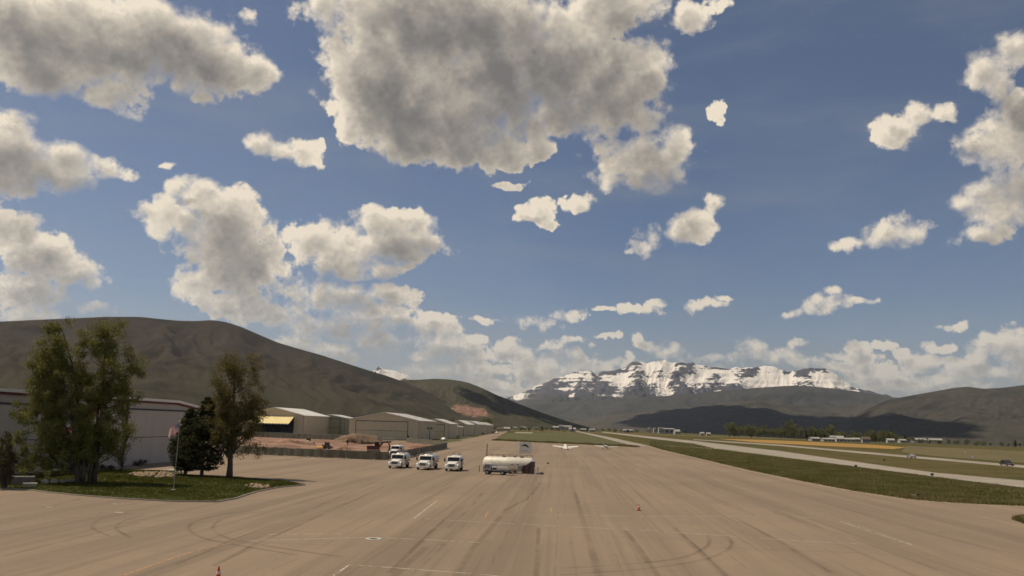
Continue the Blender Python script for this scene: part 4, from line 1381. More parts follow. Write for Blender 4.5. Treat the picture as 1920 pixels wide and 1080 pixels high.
# storage tank with small service truck, sign and pipes
def fuel_tank():
    a, b = G(907, 885), G(1001, 889)
    c = (a + b) / 2
    yaw = math.atan2(b.y - a.y, b.x - a.x)
    L = (b - a).length
    H = ZAT(950, 857.5, c.y)
    rt = empty('fuel_tank', (c.x, c.y + 1.2, 0.014), yaw)
    tag(rt, 'big cream horizontal fuel storage tank on the apron', 'tank')
    r = (H - 0.25) / 2
    n = 28
    bm = BM()
    rings = []
    for (x, k) in ((-L / 2 - 0.05, 0.55), (-L / 2 + 0.12, 0.86), (-L / 2 + 0.42, 1.0), (L / 2 - 0.42, 1.0), (L / 2 - 0.12, 0.86), (L / 2 + 0.05, 0.55)):
        rings.append([(x, math.cos(2 * math.pi * i / n) * r * k, 0.25 + r + math.sin(2 * math.pi * i / n) * r * k) for i in range(n)])
    loft(bm, rings)
    sh = bmo('tank_shell', bm, mat('cream_tank', (0.80, 0.75, 0.62), (0.74, 0.69, 0.56), 0.5, 0.45, c3=(0.66, 0.61, 0.50), scale3=0.4), rt, smooth=True)
    for x in (-L * 0.32, 0.0, L * 0.32):
        bm = BM(); loft(bm, [[(x + dx, math.cos(2 * math.pi * i / n) * (r + .02), 0.25 + r + math.sin(2 * math.pi * i / n) * (r + .02)) for i in range(n)] for dx in (-0.05, 0.05)])
        bmo('weld_band', bm, MATS['cream_tank'], sh)
    for x in (-L * 0.36, -L * 0.12, L * 0.12, L * 0.36):
        bm = BM(); box(bm, x - 0.15, x + 0.15, -r * 0.8, r * 0.8, 0.0, 0.62); bmo('saddle', bm, GREYV, rt)
    # walkway rail and fittings on top
    bm = BM()
    z = H + 0.38
    tube(bm, (-L / 2 + 0.2, 0.4, z), (L / 2 - 0.4, 0.4, z), 0.035, n=6)
    for i in range(9):
        x = -L / 2 + 0.2 + (L - 0.6) * i / 8
        tube(bm, (x, 0.4, H - 0.25), (x, 0.4, z), 0.03, n=5)
    bmo('top_rail', bm, mat('brown_pipe', (0.14, 0.10, 0.06), None, 2, 0.6), rt)
    for (x, s) in ((-L * 0.10, 0.30), (L * 0.12, 0.22), (L * 0.26, 0.35)):
        bm = BM(); tube(bm, (x, 0, H - 0.1), (x, 0, H + 0.16), s, n=14); tube(bm, (x, 0, H + 0.16), (x, 0, H + 0.24), s * 1.15, n=14); bmo('hatch', bm, POST, sh)
    bm = BM(); tube(bm, (-L / 2 + 0.35, 0.3, H - 0.4), (-L / 2 + 0.35, 0.3, H + 2.0), 0.075, n=8); tube(bm, (-L / 2 + 0.35, 0.3, H + 2.0), (-L / 2 + 0.35, 0.3, H + 2.1), 0.11, n=8)
    bmo('vent_pipe', bm, mat('rusty_pipe', (0.09, 0.05, 0.03), None, 2, 0.7), rt)
    for x in (-L * 0.08, L * 0.11):
        bm = BM(); tube(bm, (x, 0.2, H - 0.2), (x, 0.2, H + 1.0), 0.035, n=6); bmo('vent_pipe', bm, WHITE, rt)
    # pump cabinet and pipework at the right end
    bm = BM(); prism(bm, [(L / 2 - 1.75, 0), (L / 2 + 0.12, 0), (L / 2 + 0.12, 2.05), (L / 2 - 0.35, 1.95), (L / 2 - 1.1, 1.45), (L / 2 - 1.75, 1.40)], -r - 0.02, 0.4, axis='y'); cab_ = bmo('pump_cabinet', bm, mat('maroon_cabinet', (0.13, 0.075, 0.065), (0.10, 0.06, 0.055), 1, 0.6), rt, bevel=0.03)
    bm = BM(); box(bm, L / 2 - 0.40, L / 2 + 0.2, -r - 0.08, 0.45, 2.06, 2.16); bmo('cabinet_top', bm, WHITE, cab_)
    for x in (L / 2 - 1.4, L / 2 - 0.5):
        bm = BM(); tube(bm, (x, -r - 0.12, 0.2), (x, -r - 0.12, 1.25), 0.06, n=7); tube(bm, (x, -r - 0.12, 1.25), (x + 0.25, -r - 0.12, 1.35), 0.06, n=7); bmo('hose', bm, BLACK, cab_)
    bm = BM(); box(bm, L / 2 - 2.5, L / 2 - 1.9, -r - 0.25, -r * 0.75, 0.3, 1.3); bmo('meter_box', bm, GREYV, rt, bevel=0.02)
    for k in (0.28, 0.40):
        bm = BM(); tube(bm, (L * k - 1.6, -r - 0.02, r + 0.25), (L * k - 1.6, -r + 0.1, r + 0.25), 0.12, n=10); bmo('gauge', bm, BLACK, rt)
    # inspection panel on the shell
    bm = BM(); box(bm, L * 0.17, L * 0.34, -r * 0.62, -r * 0.56, H - 0.52, H - 0.22); bmo('placard', bm, mat('pale_placard', (0.72, 0.66, 0.50), None, 2, 0.5), sh)
    for x in (L / 2 + 1.2, L / 2 + 1.2):
        pass
    bm = BM()
    tube(bm, (-L / 2 - 0.5, -r, 0), (-L / 2 - 0.5, -r, 1.1), 0.09, n=8)
    bo = bmo('bollard_', bm, mat('bollard_paint', (0.30, 0.24, 0.10), None, 2, 0.6))
    bo.name = 'bollard'; bo.location = rt.matrix_basis @ Vector((0, 0, 0)); bo.rotation_euler = (0, 0, yaw)
    tag(bo, 'short dark bollard at the left end of the fuel tank', 'bollard', 'bollards at the tank ends')
    for k, (x, y, lab) in enumerate(((L / 2 + 0.55, -r, 'short pale bollard at the right end of the fuel tank, nearer one'), (L / 2 + 0.7, 0.2, 'short pale bollard at the right end of the fuel tank, farther one'))):
        bm = BM(); tube(bm, (x, y, 0), (x, y, 1.05), 0.10, n=8); tube(bm, (x, y, 1.05), (x, y, 1.12), 0.10, 0.04, n=8)
        b2 = bmo('bollard', bm, WHITE); b2.location = rt.location; b2.rotation_euler = (0, 0, yaw)
        tag(b2, lab, 'bollard', 'bollards at the tank ends')
    bm = BM(); bmesh.ops.create_icosphere(bm, subdivisions=2, radius=0.3)
    for v in bm.verts: v.co = Vector((v.co.x * 1.5, v.co.y, max(0, v.co.z + 0.12)))
    q = rt.location + Vector((math.cos(yaw) * (L / 2 + 1.3), math.sin(yaw) * (L / 2 + 1.3) - r, 0))
    o = bmo('wheel_chock', bm, mat('chock_rubber', (0.10, 0.095, 0.09), None, 2, 0.9), None, (q.x, q.y, 0.013))
    tag(o, 'dark rubber chock lying beside the tank end', 'chock')
    # sign on its own pole behind the tank
    sp = G(979.5, 880)
    y = sp.y + 4.5
    X = lambda px: (px - 960) / FPX * y * 1.02
    ztop, zbot = ZAT(990, 829.5, y), ZAT(990, 849, y)
    sg = empty('sign', (X(980), y, 0.014))
    tag(sg, 'grey square sign with a dark mountain emblem on a white pole', 'sign')
    bm = BM(); tube(bm, (0, 0, 0), (0, 0, ztop + 0.1), 0.06, n=8); tube(bm, (0, 0, ztop + .1), (0, 0, ztop + 0.16), 0.09, 0.03, n=8); bmo('pole', bm, WHITE, sg)
    wd = X(1001.5) - X(980)
    bm = BM(); box(bm, 0.10, wd, -0.05, 0.0, zbot, ztop); bd = bmo('sign_board', bm, mat('sign_face', (0.74, 0.74, 0.66), (0.70, 0.70, 0.62), 2, 0.5), sg)
    hh = ztop - zbot
    bm = BM()
    prof = [(0.14, 0.62), (0.22, 0.74), (0.33, 0.72), (0.42, 0.86), (0.52, 0.78), (0.62, 0.80), (0.74, 0.66), (0.86, 0.50), (0.70, 0.50), (0.58, 0.60), (0.40, 0.64), (0.25, 0.62)]
    prism(bm, [(0.1 + (wd - .1) * a_, zbot + hh * b_) for a_, b_ in prof], -0.075, -0.052, axis='y'); bmo('mountain_emblem', bm, TRIM, bd)
    bm = BM(); box(bm, 0.1 + wd * .14, wd * .84, -0.072, -0.052, zbot + hh * .36, zbot + hh * .44); bmo('lettering_band', bm, WHITE, bd)
    bm = BM(); box(bm, 0.1 + wd * .2, wd * .78, -0.072, -0.052, zbot + hh * .16, zbot + hh * .20); bmo('lettering_band', bm, GREYV, bd)
    bm = BM()
    box(bm, 0.08, wd + .06, -0.06, 0.02, zbot - 0.14, zbot - 0.004); box(bm, wd + 0.004, wd + .06, -0.06, 0.02, zbot + 0.002, ztop + 0.06)
    bmo('sign_frame', bm, mat('frame_grey', (0.62, 0.58, 0.50), None, 1, 0.5), sg)
    return rt, c, yaw
TANK, TC, TYAW = fuel_tank()

def service_truck():
    a = G(932, 890.0)
    t = empty('service_truck', (a.x, a.y, 0.014), TYAW + R(1))
    tag(t, 'small white flat nosed service truck in front of the fuel tank', 'truck')
    L = 4.6
    x0, x1 = -L / 2, L / 2
    bm = BM(); box(bm, x0 + 0.3, x1, -0.75, 0.75, 0.38, 0.58); bmo('chassis', bm, BLACK, t)
    bm = BM(); prism(bm, [(x0, 0.40), (x0 + 0.02, 0.98), (x0 + 0.38, 1.72), (x0 + 1.25, 1.76), (x0 + 1.42, 1.66), (x0 + 1.42, 0.62), (x0 + 1.12, 0.60), (x0 + 0.98, 0.78), (x0 + 0.55, 0.78), (x0 + 0.4, 0.40)], -0.82, 0.82, axis='y')
    cab = bmo('cab', bm, mat('service_grey', (0.46, 0.44, 0.41), (0.40, 0.385, 0.36), 1, 0.5), t, bevel=0.04)
    bm = BM(); prism(bm, [(x0 + 0.30, 1.05), (x0 + 0.48, 1.58), (x0 + 0.62, 1.58), (x0 + 0.55, 1.05)], -0.84, -0.822, axis='y'); bmo('quarter_window', bm, GLASS, cab)
    bm = BM(); prism(bm, [(x0 + 0.66, 1.05), (x0 + 0.70, 1.60), (x0 + 1.25, 1.60), (x0 + 1.25, 1.05)], -0.84, -0.822, axis='y'); bmo('side_window', bm, mat('pale_glass', (0.20, 0.20, 0.19), None, 1, 0.2), cab)
    bm = BM(); loft(bm, [[(x0 + 0.0, y, 1.02), (x0 - 0.02, y, 1.03), (x0 + 0.33, y, 1.68), (x0 + 0.36, y, 1.66)] for y in (-0.72, 0.72)]); bmo('windshield', bm, GLASS, cab)
    bm = BM(); box(bm, x0 + 1.6, x1 - 0.25, -0.80, 0.80, 0.60, 0.92); bmo('bed', bm, GREYV, t, bevel=0.02)
    for k, (xa, xb) in enumerate(((x0 + 1.62, x0 + 2.35), (x0 + 2.5, x1 - 0.28))):
        bm = BM(); box(bm, xa, xb, -0.84, -0.3, 1.10, 1.32); bmo('tool_box', bm, WHITE, t, bevel=0.03)
    bm = BM(); tube(bm, (x0 + 1.75, -0.5, 0.98), (x0 + 2.25, -0.5, 0.98), 0.32, n=14); bmo('hose_reel', bm, BLACK, t)
    bm = BM()
    for x in (x0 + 1.65, x0 + 2.4, x1 - 0.35):
        for y in (-0.75, 0.75): tube(bm, (x, y, 0.9), (x, y, 1.62), 0.025, n=5)
    for y in (-0.75, 0.75): tube(bm, (x0 + 1.6, y, 1.62), (x1 - 0.3, y, 1.62), 0.03, n=5)
    bmo('rack', bm, CHROME, t)
    for x in (x0 + 0.78, x1 - 1.2):
        for y in (-0.72, 0.72):
            w_ = wheel(t, x, y, 0.36, 0.24); w_.rotation_euler = (0, 0, R(90))
    bm = BM(); box(bm, x1 - 0.2, x1 + 0.75, -0.5, 0.5, 0.22, 0.32); tube(bm, (x1 + .75, 0, .27), (x1 + 1.35, 0, .27), 0.05, n=6); bmo('tow_bar', bm, mat('brown_steel', (0.20, 0.15, 0.11), None, 2, 0.7), t)
service_truck()

# small parked aeroplanes
def aeroplane(label, p, yaw, high=False):
    t = empty('aeroplane', (p.x, p.y, 0.014), yaw)
    if not high:
        t.rotation_euler = (R(-11), 0, yaw)       # sits on its tail wheel
    tag(t, label, 'aeroplane', 'small aeroplanes parked at the far edge of the apron')
    # nose towards local -y
    n = 14
    st = [(-2.5, .16, .18, 1.05), (-2.35, .36, .36, 1.05), (-1.2, .52, .50, 1.06), (-0.2, .58, .62, 1.12), (1.2, .56, .60, 1.14), (2.4, .36, .38, 1.16), (4.2, .14, .18, 1.22), (4.9, .06, .10, 1.25)]
    bm = BM(); loft(bm, [[(math.cos(2 * math.pi * i / n) * a, y, z + math.sin(2 * math.pi * i / n) * b) for i in range(n)] for y, a, b, z in st])
    fu = bmo('fuselage', bm, WVEH, t, smooth=True)
    bm = BM(); st2 = [(-0.95, .34, .05, 1.52), (-0.35, .46, .36, 1.55), (0.7, .46, .40, 1.56), (1.7, .22, .05, 1.58)]
    loft(bm, [[(math.cos(2 * math.pi * i / n) * a, y, z + math.sin(2 * math.pi * i / n) * b) for i in range(n)] for y, a, b, z in st2])
    bmo('canopy', bm, GLASS if high else mat('canopy_cover', (0.78, 0.75, 0.68), None, 2, 0.7), t, smooth=True)
    zw, dih = (0.82, 0.46)
    for s in (-1, 1):
        bm = BM()
        def sec(x, c, z, th): return [(s * x, -0.55 + c * q, z + th * w_) for q, w_ in ((0, 0), (.12, 1), (.4, 1.15), (1, .1), (1, -.05), (.4, -.45), (.12, -.5))]
        loft(bm, [sec(0.35, 1.7, zw, 0.12), sec(2.4, 1.6, zw + dih * .5, 0.11), sec(4.6, 1.3, zw + dih, 0.08), sec(4.75, 1.0, zw + dih + .02, 0.03)])
        bmo('wing', bm, WVEH, t)
        bm = BM(); loft(bm, [[(s * x, 4.0 + q * c, 1.35 + w_ * .05) for q, w_ in ((0, 0), (.3, 1), (1, 0), (.3, -1))] for x, c in ((0.05, 0.85), (1.55, 0.6))]); bmo('tailplane', bm, WVEH, t)
        bm = BM(); tube(bm, (s * 1.35, 0.1, 0.85), (s * 1.4, 0.1, 0.25), 0.05, n=6); bmo('gear_leg', bm, POST, t)
        bm = BM(); tube(bm, (s * 1.40 - .07, 0.1, 0.22), (s * 1.40 + .07, 0.1, 0.22), 0.22, n=12); bmo('wheel', bm, TYRE, t)
    bm = BM(); loft(bm, [[(dx, y, z) for (y, z) in ((3.6, 1.35), (4.5, 2.65), (5.05, 2.65), (4.95, 1.25))] for dx in (-0.05, 0.05)]); bmo('fin', bm, WVEH, t)
    gy, gz = (-1.95, 0.2) if high else (4.7, 1.05)
    bm = BM(); tube(bm, (0, gy, gz + (0.6 if high else 0.2)), (0, gy, gz), 0.05, n=6); bmo('gear_leg', bm, POST, t)
    bm = BM(); tube(bm, (-.07, gy, gz), (.07, gy, gz), 0.19 if high else 0.12, n=12); bmo('wheel', bm, TYRE, t)
    bm = BM(); tube(bm, (0, -2.75, 1.05), (0, -2.5, 1.05), 0.04, 0.17, n=10)
    for s in (-1, 1): box(bm, *sorted((s * 0.02, s * 0.92)), -2.66, -2.62, 0.99, 1.11)
    bmo('propeller', bm, BLACK, t)
    return t
aeroplane('white low wing aeroplane with both wings spread, at the far edge of the apron', G(1060, 842.8), R(183))
aeroplane('white aeroplane turned away near the tip of the grass infield', G(1137, 842.4), R(158), True)

# ------------------------------------------------------------------ machines on the dirt lot
RUST = mat('rust_red_paint', (0.115, 0.050, 0.038), (0.085, 0.04, 0.032), 1, 0.6)
MACH = mat('dark_machine', (0.075, 0.055, 0.045), (0.05, 0.04, 0.035), 1, 0.7)
YEL = mat('machine_yellow', (0.62, 0.36, 0.07), (0.5, 0.29, 0.06), 1, 0.5)
def tracked(t, W, L, h):
    for s in (-1, 1):
        bm = BM(); prism(bm, [(-L / 2, h * .35), (-L / 2 + .25, 0), (L / 2 - .25, 0), (L / 2, h * .35), (L / 2 - .2, h), (-L / 2 + .2, h)], s * W * .5 - .25, s * W * .5 + .25, axis='y'); bmo('track', bm, MACH, t)
def excavator(p, yaw, label):
    t = empty('excavator', (p.x, p.y, 0.35), yaw); tag(t, label, 'excavator')
    tracked(t, 2.2, 3.6, 0.8)
    bm = BM(); box(bm, -1.7, 1.5, -1.2, 1.2, 0.95, 1.9); bmo('body', bm, RUST, t, bevel=0.08)
    bm = BM(); prism(bm, [(0.2, 1.9), (0.2, 2.9), (1.2, 2.9), (1.6, 1.9)], -1.15, -0.1, axis='y'); c = bmo('cab', bm, RUST, t, bevel=0.05)
    bm = BM(); box(bm, 0.35, 1.15, -1.17, -1.152, 2.05, 2.75); bmo('cab_window', bm, GLASS, c)
    bm = BM(); prism(bm, [(1.0, 1.6), (2.2, 3.0), (3.6, 3.0), (3.6, 2.65), (2.4, 2.6), (1.5, 1.4)], 0.1, 0.5, axis='y'); bmo('boom', bm, RUST, t)
    bm = BM(); prism(bm, [(3.4, 3.1), (3.8, 2.9), (4.3, 1.2), (4.0, 1.1)], 0.12, 0.48, axis='y'); bmo('stick', bm, RUST, t)
    bm = BM(); prism(bm, [(3.8, 1.3), (4.6, 1.2), (4.5, 0.4), (3.9, 0.2), (3.5, 0.6)], -0.2, 0.8, axis='y'); bmo('bucket', bm, MACH, t)
excavator(G(700, 852.5), R(8), 'rust red tracked excavator on the dirt lot near the trucks')
def skid(p, yaw, label, m):
    t = empty('skid_loader', (p.x, p.y, 0.35), yaw); tag(t, label, 'loader')
    for x in (-0.7, 0.7):
        for y in (-0.8, 0.8):
            w_ = wheel(t, x, y, 0.42, 0.3); w_.rotation_euler = (0, 0, R(90))
    bm = BM(); prism(bm, [(-1.2, 0.35), (-1.3, 1.2), (-0.6, 1.35), (0.9, 0.8), (1.0, 0.35)], -0.62, 0.62, axis='y'); bmo('body', bm, m, t, bevel=0.05)
    bm = BM(); prism(bm, [(-0.6, 1.25), (-0.55, 2.1), (0.35, 2.1), (0.55, 0.95)], -0.5, 0.5, axis='y'); bmo('cab', bm, GLASS, t, bevel=0.03)
    for s in (-1, 1):
        bm = BM(); prism(bm, [(-1.3, 1.2), (-1.2, 1.5), (1.0, 1.0), (1.6, 0.4), (1.4, 0.3), (0.8, 0.8)], s * 0.63, s * 0.78, axis='y'); bmo('lift_arm', bm, m, t)
    bm = BM(); prism(bm, [(1.35, 0.1), (1.35, 0.75), (2.1, 0.2), (2.1, 0.1)], -0.95, 0.95, axis='y'); bmo('bucket', bm, MACH, t)
skid(G(613, 846.5), R(-25), 'dark red skid loader on the dirt lot near the fence', RUST)
skid(G(578, 836), R(70), 'white roofed skid loader on the far side of the dirt lot', mat('loader_white', (0.6, 0.58, 0.52), None, 1, 0.5))
def dumpster(p, label):
    t = empty('fuel_cube', (p.x, p.y, 0.3)); tag(t, label, 'tank')
    bm = BM(); tube(bm, (-0.75, 0, 0.85), (0.75, 0, 0.85), 0.6, n=18); bmo('drum', bm, YEL, t)
    for x in (-.55, .55):
        bm = BM(); box(bm, x - .08, x + .08, -0.6, 0.6, 0, 0.45); bmo('stand', bm, MACH, t)
dumpster(G(599, 849.5), 'small yellow drum tank on the dirt lot by the fence')
def pile(p, r, h, label, m, seed):
    rr = random.Random(seed)
    bm = BM(); bmesh.ops.create_icosphere(bm, subdivisions=4, radius=1.0)
    for v in bm.verts:
        n = v.co.normalized()
        k = 1 + 0.22 * math.sin(n.x * 5 + seed) * math.cos(n.y * 4 + seed) + 0.08 * math.sin(n.x * 17 + n.y * 13 + seed)
        v.co = Vector((n.x * r * k, n.y * r * k, max(-0.05, n.z) * h * k * (1 - 0.5 * abs(n.x) ** 2)))
    o = bmo('dirt_pile', bm, m, None, (p.x, p.y, 0.25), smooth=True)
    tag(o, label, 'dirt pile', 'heaps of earth on the dirt lot')
pile(G(672, 833), 9, 3.4, 'brown heap of earth in front of the largest hangar', mat('brown_earth', (0.16, 0.105, 0.065), (0.20, 0.135, 0.085), 0.5, 0.95, 0.8, 2), 2)
pile(G(545, 836), 8, 1.6, 'low red heap of earth at the left of the dirt lot', DIRT, 5)
pile(G(640, 848), 3.2, 1.3, 'small red heap of earth close to the near fence', DIRT, 7)
pile(G(775, 843), 6, 1.1, 'low red heap of earth right of the parked trucks', DIRT, 9)
bm = BM(); tube(bm, (0, 0, 0), (0, 0, 2.6), 0.10, 0.07, n=8); box(bm, -0.35, 0.35, -0.05, 0.05, 1.7, 2.6)
p = G(651, 843.5)
tag(bmo('marker_post', bm, MACH, None, (p.x, p.y, 0.2)), 'dark marker board on a post in the dirt lot', 'post')

def car(name, label, p, yaw, m, group=None, cat='car', L=4.6, H=1.5, z=0.012, pickup=False):
    t = empty(name, (p.x, p.y, z), yaw); tag(t, label, cat, group)
    if pickup:
        prof = [(-L / 2, .4), (-L / 2, 1.0), (-L * .22, 1.05), (-L * .10, 1.75), (L * .14, 1.78), (L * .17, 1.05), (L / 2, 1.05), (L / 2, .4)]
    else:
        prof = [(-L / 2, .35), (-L / 2, .75), (-L * .25, .9), (-L * .10, H), (L * .22, H), (L * .42, .95), (L / 2, .9), (L / 2, .35)]
    bm = BM(); prism(bm, prof, -0.88, 0.88, axis='y'); b = bmo('body', bm, m, t, bevel=0.06)
    for s in (-1, 1):
        bm = BM(); prism(bm, [(-L * .19, 1.0), (-L * .095, H - .1), (L * (.13 if pickup else .21), H - .1), (L * (.15 if pickup else .35), 1.0)], s * 0.882, s * 0.90, axis='y'); bmo('side_window', bm, GLASS, b)
    for x in (-L * .31, L * .31):
        for y in (-.8, .8):
            w_ = wheel(t, x, y, 0.34, 0.22); w_.rotation_euler = (0, 0, R(90))
    bm = BM()
    for y in (-.6, .6): box(bm, -L / 2 - .02, -L / 2 + .04, y - .2, y + .2, .62, .76)
    bmo('headlights', bm, LAMP, b)
    return t
rg = math.atan2(-(G(1925, 875).y - G(1700, 856).y), -(G(1925, 875).x - G(1700, 856).x))
car('parked_car', 'small grey vehicle beside the far runway strip', G(1709, 858.5), rg, GREYV, 'vehicles by the far runway')
car('parked_car', 'dark vehicle beside the far runway strip near the right edge', G(1888, 873.5), rg, mat('dark_car', (0.05, 0.048, 0.045), None, 1, 0.4), 'vehicles by the far runway', L=5.2, H=1.7)
car('parked_car', 'dark car parked under the yellow door hangar', G(588, 822.2), R(4), mat('dark_car_blue', (0.04, 0.045, 0.06), None, 1, 0.35), 'cars parked by the far hangars')
car('parked_car', 'grey car parked next to the narrow cream building', G(604, 822.6), R(-6), mat('silver_car', (0.25, 0.25, 0.25), None, 1, 0.35), 'cars parked by the far hangars')
car('parked_car', 'blue car parked at the open yellow door', G(543, 820.8), R(80), BLUE, 'cars parked by the far hangars')
car('parked_car', 'white car parked beyond the fence corner by the lane', G(832, 826.2), R(75), WVEH, 'cars parked by the far hangars')
car('parked_pickup', 'pale pickup parked at the far end of the hangar row', G(931, 812.8), R(70), WVEH, 'cars parked by the far hangars', cat='pickup', H=1.75, pickup=True)

# white equipment trailer by the far fence
p = G(722, 830.5)
t = empty('flatbed_trailer', (p.x, p.y, 0.013), R(6)); tag(t, 'pale flatbed trailer in front of the largest hangar', 'trailer')
bm = BM(); box(bm, -3.6, 3.6, -1.1, 1.1, 0.8, 1.05); bmo('bed', bm, mat('pale_wood', (0.45, 0.40, 0.32), None, 1, 0.8), t)
for x in (1.0, 2.0):
    for y in (-1.0, 1.0):
        w_ = wheel(t, x, y, 0.4, 0.25); w_.rotation_euler = (0, 0, R(90))
bm = BM()
for i in range(6): box(bm, -3.5 + i * 1.4 - .04, -3.5 + i * 1.4 + .04, -1.1, -1.04, 1.052, 1.9)
box(bm, -3.6, 3.6, -1.12, -1.06, 1.9, 2.02)
bmo('side_rail', bm, WHITE, t)

# light pole by the hangars
p = G(805, 829)
t = empty('light_pole', (p.x, p.y, 0.012)); tag(t, 'dark light pole in front of the largest hangar wall', 'light pole')
hgt = ZAT(805, 802, p.y)
bm = BM(); tube(bm, (0, 0, 0), (0, 0, hgt), 0.17, 0.11, n=8); bmo('pole', bm, TRIM, t)
bm = BM(); box(bm, -1.1, 1.1, -0.15, 0.15, hgt - 0.1, hgt + 0.12); bmo('cross_arm', bm, TRIM, t)
for x in (-0.85, 0.85):
    bm = BM(); box(bm, x - .35, x + .35, -0.45, 0.1, hgt - 0.7, hgt - 0.12); bmo('flood_lamp', bm, TRIM, t)

# ------------------------------------------------------------------ cones
CONE = mat('cone_orange', (0.62, 0.10, 0.03), (0.55, 0.085, 0.03), 4, 0.6)
def cone(label, p, h):
    t = empty('traffic_cone', (p.x, p.y, 0.014)); tag(t, label, 'cone', 'orange traffic cones on the apron')
    s = h / 0.7
    bm = BM(); box(bm, -0.24 * s, 0.24 * s, -0.24 * s, 0.24 * s, 0.0, 0.045 * s); bmo('base', bm, mat('cone_base', (0.10, 0.03, 0.02), None, 3, 0.8), t, bevel=0.01)
    bm = BM(); tube(bm, (0, 0, 0.046 * s), (0, 0, h), 0.155 * s, 0.03 * s, n=18); bmo('cone_body', bm, CONE, t)
    bm = BM(); tube(bm, (0, 0, 0.36 * s), (0, 0, 0.50 * s), 0.1065 * s, 0.0815 * s, n=18, caps=False); bmo('white_band', bm, mat('reflective_band', (0.75, 0.62, 0.55), None, 3, 0.4), t)
cone('orange traffic cone standing alone on the open apron', G(1197.5, 957.5), 0.62)
pc = G(408, 1092)
hc = ZAT(408, 1062, pc.y)
cone('orange traffic cone at the bottom edge, only its tip showing', pc, hc)
# small dark wheel chock on apron near the tank
p = G(1027.5, 869.5)
bm = BM(); prism(bm, [(-0.3, 0), (0.3, 0), (0.1, 0.28), (-0.1, 0.28)], -0.25, 0.25, axis='y')
tag(bmo('wheel_chock', bm, BLACK, None, (p.x, p.y, 0.013)), 'small black chock alone on the apron right of the tank', 'chock')
# edge light on its stake in the grass by the apron edge
p = G(1721, 935)
t = empty('edge_marker', (p.x, p.y, 0.01)); tag(t, 'small pale and black marker light in the grass at the apron edge', 'marker')
bm = BM(); tube(bm, (0, 0, 0), (0, 0, 0.3), 0.05, n=8); tube(bm, (0, 0, 0.3), (0, 0, 0.62), 0.17, 0.15, n=12); bmo('lamp', bm, BLACK, t)
bm = BM(); box(bm, -0.75, -0.22, -0.06, 0.06, 0.30, 0.52); box(bm, -0.5, -0.44, -0.03, 0.03, 0, 0.3); bmo('panel', bm, mat('pale_panel', (0.6, 0.5, 0.38), None, 2, 0.6), t)
bm = BM(); box(bm, -0.9, 0.5, -0.3, 0.3, 0.0, 0.06); bmo('pad', bm, mat('concrete', (0.36, 0.33, 0.28)), t)
for (x, y, lab) in ((1658, 865.5, 'black taxiway edge light in the grass, nearest the two runway strips'), (1748, 894.5, 'black edge light on the near side of the runway, right of centre'), (1605, 877.5, 'black edge light on the near side of the runway, left one')):
    p = G(x, y)
    t = empty('edge_light', (p.x, p.y, 0.01)); tag(t, lab, 'edge light', 'runway edge lights')
    bm = BM(); tube(bm, (0, 0, 0), (0, 0, 0.35), 0.06, n=8); bmo('stem', bm, BLACK, t)
    bm = BM(); tube(bm, (0, 0, 0.35), (0, 0, 0.75), 0.34, 0.26, n=12); bmo('lamp', bm, BLACK, t)
for (x, y, lab) in ((1811, 852.5, 'small white marker post in the far field at the right'), (1826, 861, 'pale wind marker in the field, right of the white post')):
    p = G(x, y)
    t = empty('field_marker', (p.x, p.y, 0.01)); tag(t, lab, 'marker', 'markers in the far field')
    bm = BM(); tube(bm, (0, 0, 0), (0, 0, 1.0), 0.08, n=8); bmo('post', bm, WHITE, t)
    bm = BM(); box(bm, -0.5, 0.5, -0.08, 0.08, 0.7, 1.5); bmo('board', bm, WHITE, t)

# ------------------------------------------------------------------ lawn on the left
LAWN = mat('mown_lawn', (0.074, 0.082, 0.016), (0.088, 0.090, 0.022), 0.25, 0.95, 0.9, 8.0, c3=(0.058, 0.064, 0.012), scale3=1.5)
lawn_px = [(-60, 916), (20, 917), (60, 920), (100, 925), (150, 930), (230, 936), (320, 941), (405, 942), (440, 936), (480, 923), (520, 915), (572, 910),
           (540, 903), (470, 898), (430, 895.5), (350, 891), (325, 884), (240, 881), (160, 884), (60, 884), (-60, 884)]
lawn_pts = [G(*p) for p in lawn_px]
lawn = sheet('lawn', [tuple(p)[:2] for p in lawn_pts], 0.10, LAWN, 'green mown lawn with trees on the left')
# kerb edge of the lawn
def kerb(pts, z0, z1, w, m, parent):
    pts = [Vector(p) for p in pts]
    n = len(pts)
    V, F = [], []
    for i, p in enumerate(pts):
        d = (pts[min(n - 1, i + 1)] - pts[max(0, i - 1)]); d.z = 0; d.normalize()
        s = Vector((d.y, -d.x, 0))
        for (o, z) in ((-w, z0), (-w, z1), (w, z1), (w, z0)):
            q = p + s * o
            V.append((q.x, q.y, z))
    for i in range(n - 1):
        for k in range(4):
            F.append((i * 4 + k, i * 4 + (k + 1) % 4, (i + 1) * 4 + (k + 1) % 4, (i + 1) * 4 + k))
    return pyd('kerb', V, F, m, parent)
kerb(dense(lawn_pts[:12], 2), 0.0, 0.13, 0.10, mat('kerb_concrete', (0.32, 0.28, 0.23), (0.27, 0.235, 0.19), 1.2, 0.9), lawn)
kerb(dense(lawn_pts[11:], 2), 0.0, 0.13, 0.10, MATS['kerb_concrete'], lawn)

def in_poly(P, x, y):
    c = np.zeros(x.shape, bool)
    n = len(P)
    for i in range(n):
        x1, y1 = P[i][0], P[i][1]; x2, y2 = P[i - 1][0], P[i - 1][1]
        c ^= ((y1 > y) != (y2 > y)) & (x < (x2 - x1) * (y - y1) / (y2 - y1 + 1e-9) + x1)
    return c

